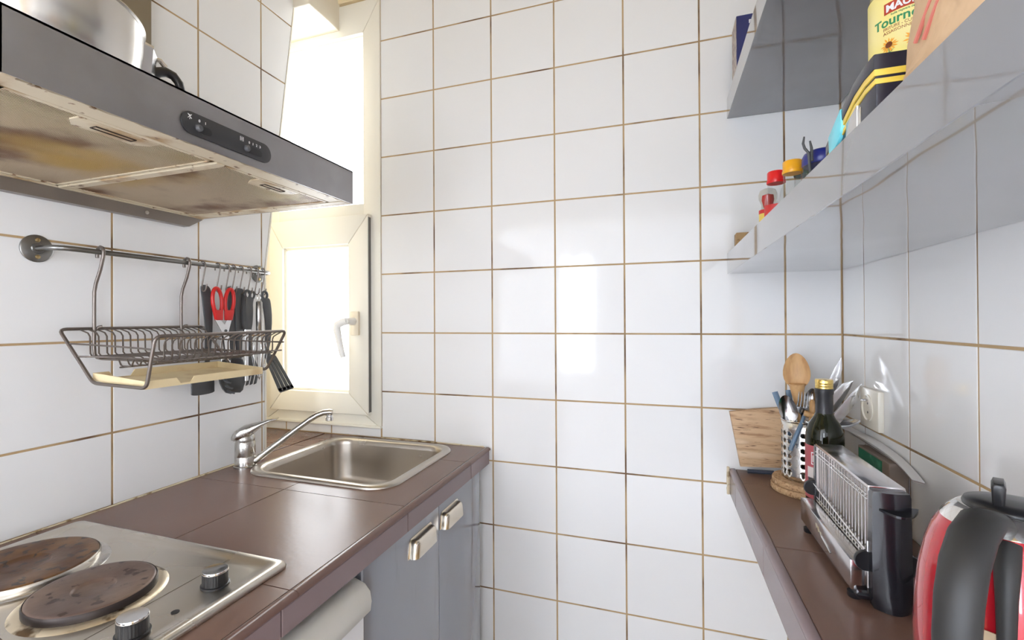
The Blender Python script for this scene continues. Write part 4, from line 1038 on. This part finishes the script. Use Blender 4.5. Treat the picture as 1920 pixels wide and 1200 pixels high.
obj('handle', B().tube(hpnts, [.0120, .0145, .0155, .0158, .0158, .0155, .0150, .0145, .0138, .0130, .0115, .010], 22, flat=(.66, 1.0)), KH, kt, ang=80)
obj('handle_spine', B().tube([KC+ks*r_+V((0, 0, z_)) for r_, z_ in ((.050, .200), (.062, .186), (.069, .160), (.073, .125), (.074, .085), (.073, .045), (.072, .026))], [.008, .008, .0065, .0055, .005, .005, .005], 18, flat=(.8, 1.1)), KH, kt, ang=80)
obj('water_gauge', cyl_patch(KC, .0708, math.atan2(ks.y, ks.x)-.30, math.atan2(ks.y, ks.x)+.30, KC[2]+.028, KC[2]+.128, th=.0012), mat('milky_gauge_plastic', (.56, .43, .29), .3), kt, ang=60)
sd2 = -kd
obj('spout', B().prism([(-.014, .165), (.014, .165), (.012, .200), (-.012, .200)], 'y', .050, .074, .003).xf(M.Translation(KC) @ M.Rotation(math.atan2(sd2.y, sd2.x)-pi/2, 4, 'Z')), KRED, kt, ang=50)

# ------------------------------------------------------------------ things on the lower shelf
ZS = 1.475
tag(obj('wooden_block', B().box(1.079, 1.118, -.062, -.028, ZS+.0003, 1.519, .001), mat('end_grain_wood', (.42, .27, .12), .6, noise=(60, (.25, .14, .06), .45, .6, 5))), 'small brown wooden block at the far end of the lower shelf', 'block')
JG = thin_glass('jar_glass', (.93, .94, .94))
def jar(c, h, rb, rn, capc, label, fill, labels=True, capname='cap'):
    t = thing('spice_jar', c, label, 'spice jar', 'spice jars on the lower shelf')
    obj('glass', B().lathe([(rb*.9, 0), (rb, .003), (rb, h*.42), (rb*.97, h*.52), (rn, h*.66), (rn, h*.82)], c, 36, cap1=False), JG, t, ang=60)
    obj('contents', B().lathe([(rb*.88, .002), (rb*.93, .005), (rb*.93, h*.30), (rb*.7, h*.32), (0, h*.32)], c, 28), fill, t, ang=60)
    if capc:
        obj('cap', B().lathe([(rn+.0012, h*.80), (rn+.0016, h*.805), (rn+.0016, h*.845), (rn+.0006, h*.85), (rn+.0006, h*.985), (rn-.0008, h), (0, h)], c, 40), capc, t, ang=40)
    return t
RC = mat('red_jar_cap', (.72, .012, .014), .3); YC = mat('amber_yellow_jar_cap', (.90, .42, .015), .3); BC_ = mat('royal_blue_lid', (.012, .022, .22), .3)
SPI = mat('coarse_spice', (.48, .40, .34), .7, noise=(150, (.20, .12, .10), .45, .6, 3)); LRED = mat('red_jar_label', (.60, .03, .03), .5); LYEL = mat('yellow_jar_label', (.80, .60, .12), .5)
j1 = jar((1.1145, -.325, ZS), .117, .0205, .0150, RC, 'clear glass spice jar with a bright red cap on the lower shelf', SPI)
obj('label', cyl_patch((1.1145, -.325), .0206, fa-1.9, fa+.6, ZS+.022, ZS+.050), LRED, j1, ang=60)
j2 = jar((1.1275, -.392, ZS), .1155, .0205, .0152, YC, 'clear glass spice jar with an amber yellow cap on the lower shelf', SPI)
j3 = thing('glass_jar', (1.117, -.235, ZS), 'uncapped rounded clear jar with red and yellow label left of the red cap', 'jar')
obj('glass', B().lathe([(.014, 0), (.016, .003), (.0165, .050), (.013, .065), (.0125, .072), (.0175, .084), (.0180, .094), (.0150, .103), (.006, .107), (0, .1075)], (1.117, -.235, ZS), 32), thin_glass('frosted_jar_glass', (.86, .84, .80)), j3, ang=60)
obj('label', cyl_patch((1.117, -.235), .0168, fa-1.8, fa+1.2, ZS+.030, ZS+.052), LYEL, j3, ang=60)
obj('label_band', cyl_patch((1.117, -.235), .0172, fa-1.8, fa+1.2, ZS+.052, ZS+.060), LRED, j3, ang=60)
# red blob seen through the top of this jar
obj('contents', B().lathe([(.008, .066), (.012, .082), (.011, .092), (0, .096)], (1.117, -.235, ZS), 20), LRED, j3, ang=60)
j4 = thing('storage_jar', (1.163, -.432, ZS), 'round glass storage jar with a royal blue lid on the lower shelf', 'jar')
obj('glass', B().lathe([(.028, 0), (.031, .004), (.031, .085), (.0275, .097)], (1.163, -.432, ZS), 36, cap1=False), JG, j4, ang=60)
obj('contents', B().lathe([(.027, .003), (.0295, .006), (.0295, .062), (0, .064)], (1.163, -.432, ZS), 28), SPI, j4, ang=60)
obj('lid', B().lathe([(.0285, .092), (.0300, .094), (.0300, .106), (.0270, .113), (.020, .117), (0, .119)], (1.163, -.432, ZS), 40), BC_, j4, ang=50)
b = B().tube([(1.1400, -.470, ZS+.0013), (1.1360, -.470, ZS+.060), (1.1330, -.471, ZS+.104), (1.1270, -.472, ZS+.112), (1.1245, -.473, ZS+.120), (1.1260, -.474, ZS+.131)], [.0022, .0022, .0024, .0022, .002, .0012], 8)
b.tube([(1.1380, -.470, ZS+.09), (1.1375, -.470, ZS+.112), (1.1350, -.471, ZS+.124)], [.0024, .0022, .0014], 8)
tag(obj('wire_clip', b, BLACKM, ang=60), 'dark two pronged hook shaped clip in front of the blue lidded jar', 'clip')
# bunch behind: green capped small jar
j5 = thing('spice_jar', (1.152, -.365, ZS), 'small jar with a dark green lid between the yellow cap and blue lid', 'spice jar', 'spice jars on the lower shelf')
obj('glass', B().lathe([(.014, 0), (.015, .003), (.015, .095)], (1.152, -.365, ZS), 28, cap1=False), JG, j5, ang=60)
obj('cap', B().lathe([(.0158, .093), (.0162, .095), (.0162, .112), (.014, .114), (0, .114)], (1.152, -.365, ZS), 28), mat('dark_green_lid', (.02, .10, .07), .35), j5, ang=50)

# sunflower oil bottle
OC = (1.200, -.655, ZS)
ob = thing('sunflower_oil_bottle', OC, 'yellow labelled sunflower oil bottle standing on the lower shelf', 'bottle')
YOIL = mat('yellow_oil_bottle', (.52, .42, .16), .08, coat=.6, noise=(8, (.40, .32, .12), .4, .7, 3))
OR = .0435
obj('bottle', B().lathe([(.038, 0), (.0425, .004), (OR, .012), (OR-.0025, .060), (OR, .080), (OR, .235), (.040, .255), (.028, .285), (.016, .305), (.0145, .325)], OC, 56), YOIL, ob, ang=60)
obj('cap', B().lathe([(.0165, .315), (.0165, .338), (.0150, .340), (0, .340)], OC, 32), LYEL, ob)
oa = math.atan2(-1.4-OC[1], .894-OC[0])
LY = mat('bright_yellow_label', (.86, .72, .20), .35, noise=(7, (.92, .82, .48), .45, .7, 2))
obj('label', cyl_patch(OC, OR+.0002, oa-1.45, oa+1.3, OC[2]+.105, OC[2]+.234, 40), LY, ob, ang=60, label='bright yellow paper label with sunflowers')
def ow(aref, z, k=1.0, r=OR+.0007):
    return lambda p: V((OC[0]+(r+p.z)*cos(aref+p.x/r), OC[1]+(r+p.z)*sin(aref+p.x/r), OC[2]+z+p.y))
REDB = plain('brick_red_print', (.45, .05, .02), .4); GRN = plain('green_print_ink', (.03, .25, .10), .4); BRN = plain('brown_red_print', (.38, .13, .05), .4)
obj('brand_banner', cyl_patch(OC, OR+.0007, oa-.62, oa+.55, OC[2]+.2030, OC[2]+.2165, 24), REDB, ob, ang=60)
text('brand_lettering', 'MAUR', .0122, WT, ob, None, wrap=ow(oa-.57, .2055, r=OR+.0012), bold=.0004, sx=.98)
text('small_line', 'huile vegetale de', .0036, GRN, ob, None, wrap=ow(oa-.45, .1995), sx=.95)
text('product_lettering', 'Tournesol', .0158, GRN, ob, None, wrap=ow(oa-.92, .1885), bold=.0003, sx=1.0)
text('use_lettering', 'FRITURE - CUISSON', .0052, BRN, ob, None, wrap=ow(oa-.65, .1832), sx=.92)
text('use_lettering', 'ASSAISONNEMENT', .0052, BRN, ob, None, wrap=ow(oa-.65, .1780), sx=.98)
PET = plain('orange_petal_print', (.88, .38, .03), .4); SEED = plain('dark_seed_print', (.16, .04, .01), .4)
for aref, z, s_ in ((oa-.50, .1640, .85), (oa+.08, .1620, 1.0)):
    b = B(); f = ow(aref, z, r=OR+.0008)
    for k in range(16):
        a = 2*pi*k/16+random.uniform(-.1, .1); r1_, r2_ = .0035*s_, random.uniform(.0095, .0125)*s_; wd = .13
        pts = [V((r1_*cos(a-wd), r1_*sin(a-wd), .0)), V((r2_*.7*cos(a-wd), r2_*.7*sin(a-wd), 0)), V((r2_*cos(a), r2_*sin(a), 0)), V((r2_*.7*cos(a+wd), r2_*.7*sin(a+wd), 0)), V((r1_*cos(a+wd), r1_*sin(a+wd), 0))]
        b.add([f(p) for p in pts] + [f(p+V((0, 0, .0003))) for p in pts], [(0, 1, 2, 3, 4), (5, 6, 7, 8, 9)])
    obj('printed_sunflower', b, PET, ob, ang=0)
    b = B(); ps = [V((.0045*s_*cos(2*pi*k/18), .0045*s_*sin(2*pi*k/18), .0007)) for k in range(18)]
    b.add([f(p) for p in ps], [tuple(range(18))]); obj('printed_seed_head', b, SEED, ob, ang=0)
    b = B(); q = [V((-.0004, -.0045, .0006)), V((.0004, -.0045, .0006)), V((.0015, -.016, .0006)), V((.0005, -.016, .0006)), V((.0, -.010, .0006)), V((.006, -.006, .0006)), V((.0, -.0115, .0006)), V((-.006, -.009, .0006))]
    b.add([f(p) for p in q], [(0, 1, 2, 3), (4, 5, 6), (4, 6, 7)]); obj('printed_stem', b, GRN, ob, ang=0)

# pouch (black, yellow, cyan clip)
pc_ = thing('snack_pouch', (1.10, -.86, ZS), 'crumpled yellow pouch with black top and turquoise tape lying on the lower shelf', 'pouch')
def strip_prism(outline, x0, x1, bev=.0012): return B().prism(outline, 'x', x0, x1, bev)
BF = mat('glossy_black_film', (.018, .018, .03), .18)
YF = mat('glossy_yellow_film', (.78, .56, .08), .25)
def curve(dz0, dz1, y0=-.790, y1=-.905):
    P_ = [(-.779, 1.4870), (-.800, 1.4960), (-.837, 1.5110), (-.860, 1.5195), (-.884, 1.5230), (-.905, 1.5225)]
    P_ = [p for p in P_ if y1-1e-6 <= p[0] <= y0+1e-6]
    return [(y, max(z+dz0, 1.4765)) for y, z in P_] + [(y, max(z+dz1, 1.4760)) for y, z in P_[::-1]]
obj('pouch_body', strip_prism(curve(-.002, -.060, -.78), 1.0720, 1.125), BF, pc_, ang=40)
obj('black_top', strip_prism([(y-.0009*(y < -.9), z) for y, z in curve(.0045, -.0085, -.77)], 1.0700, 1.128), BF, pc_, ang=40)
obj('yellow_band', strip_prism([(y-.0007*(y < -.9), z) for y, z in curve(-.0085, -.0140, -.77)], 1.0706, 1.1265, .0004), YF, pc_, ang=40)
obj('yellow_band', strip_prism([(y-.0007*(y < -.9), z) for y, z in curve(-.0165, -.0210, -.79)], 1.0710, 1.1262, .0004), YF, pc_, ang=40)
obj('foil_side', strip_prism([(-.838, 1.4765), (-.838, 1.4880), (-.862, 1.4960), (-.872, 1.4960), (-.872, 1.4765)], 1.0712, 1.100, .0008), mat('silver_film', (.62, .60, .58), .25, .8), pc_, ang=40)
CY = mat('turquoise_tape', (.16, .62, .72), .3)
obj('tape', strip_prism([(-0.7936, 1.4770), (-0.7920, 1.4965), (-0.8281, 1.5125), (-0.8314, 1.4940), (-0.8256, 1.4840), (-0.8088, 1.4770)], 1.0688, 1.131), CY, pc_, ang=40)
obj('foil_side', strip_prism([(-0.8382, ZS+.0014), (-0.8398, 1.4930), (-0.8667, 1.5000), (-0.8667, ZS+.0014)], 1.0702, 1.122), mat('silver_film', (.62, .60, .58), .25, .8), pc_, ang=40)

# kraft paper bag: crumpled sheet box, narrower at the crumpled top
b = B(); rg = []; rnd = random.Random(3)
nb = 28
for i, (z, sc_) in enumerate(((0.001, 1.0), (.010, 1.04), (.024, .99), (.040, 1.03), (.058, .97), (.076, 1.0), (.095, .93), (.115, .95), (.135, .86), (.150, .80), (.160, .84))):
    ring = []
    for k in range(nb):
        a = 2*pi*k/nb; e = lambda v: math.copysign(abs(v)**.45, v)
        far = -.012*(z/.16)
        ring.append((1.143+.066*sc_*e(cos(a)) + rnd.uniform(-.003, .003), -.992+far+.082*sc_*e(sin(a)) + rnd.uniform(-.004, .004)-.25*z*max(0, sin(a)), ZS+z+rnd.uniform(-.002, .002)*(i > 0)))
    rg.append(ring)
b.ring(rg)
kb = thing('paper_bag', (1.15, -1.015, ZS), 'crumpled brown kraft paper bag nearest the camera on the lower shelf', 'bag')
bo = obj('bag', b, mat('kraft_paper', (.62, .42, .25), .7, noise=(10, (.52, .33, .18), .45, .7, 4), bump=(30, .003, 3)), kb, ang=25)
b = B()
for t in (0, 1):
    b.tube([(1.0762, -.962-.006*k-.012*t, ZS+.030+.005*k-.004*t) for k in range(5)], .0014, 5)
obj('faded_red_print', b, plain('faded_red_ink', (.55, .16, .12), .6), kb)

# upper shelf box
bx = thing('blue_box', (1.13, -.065, 1.8873), 'dark blue box with white letters standing on the upper shelf', 'box')
obj('box', B().box(1.0775, 1.20, -.100, -.030, 1.8873, 2.047, .001), mat('navy_card', (.022, .030, .13), .4), bx)
obj('side_panel', B().box(1.0768, 1.0774, -.099, -.031, 1.889, 2.045), mat('printed_grey_side', (.30, .24, .22), .5, noise=(120, (.55, .48, .42), .48, .55, 2), stretch=(1, 1, .4)), bx, label='grey side with fine printed lines')
text('box_lettering', 'PU', .012, WT, bx, M.Translation((1.1045, -.1006, 2.024)) @ M.Rotation(pi/2, 4, 'X'), bold=.0003)
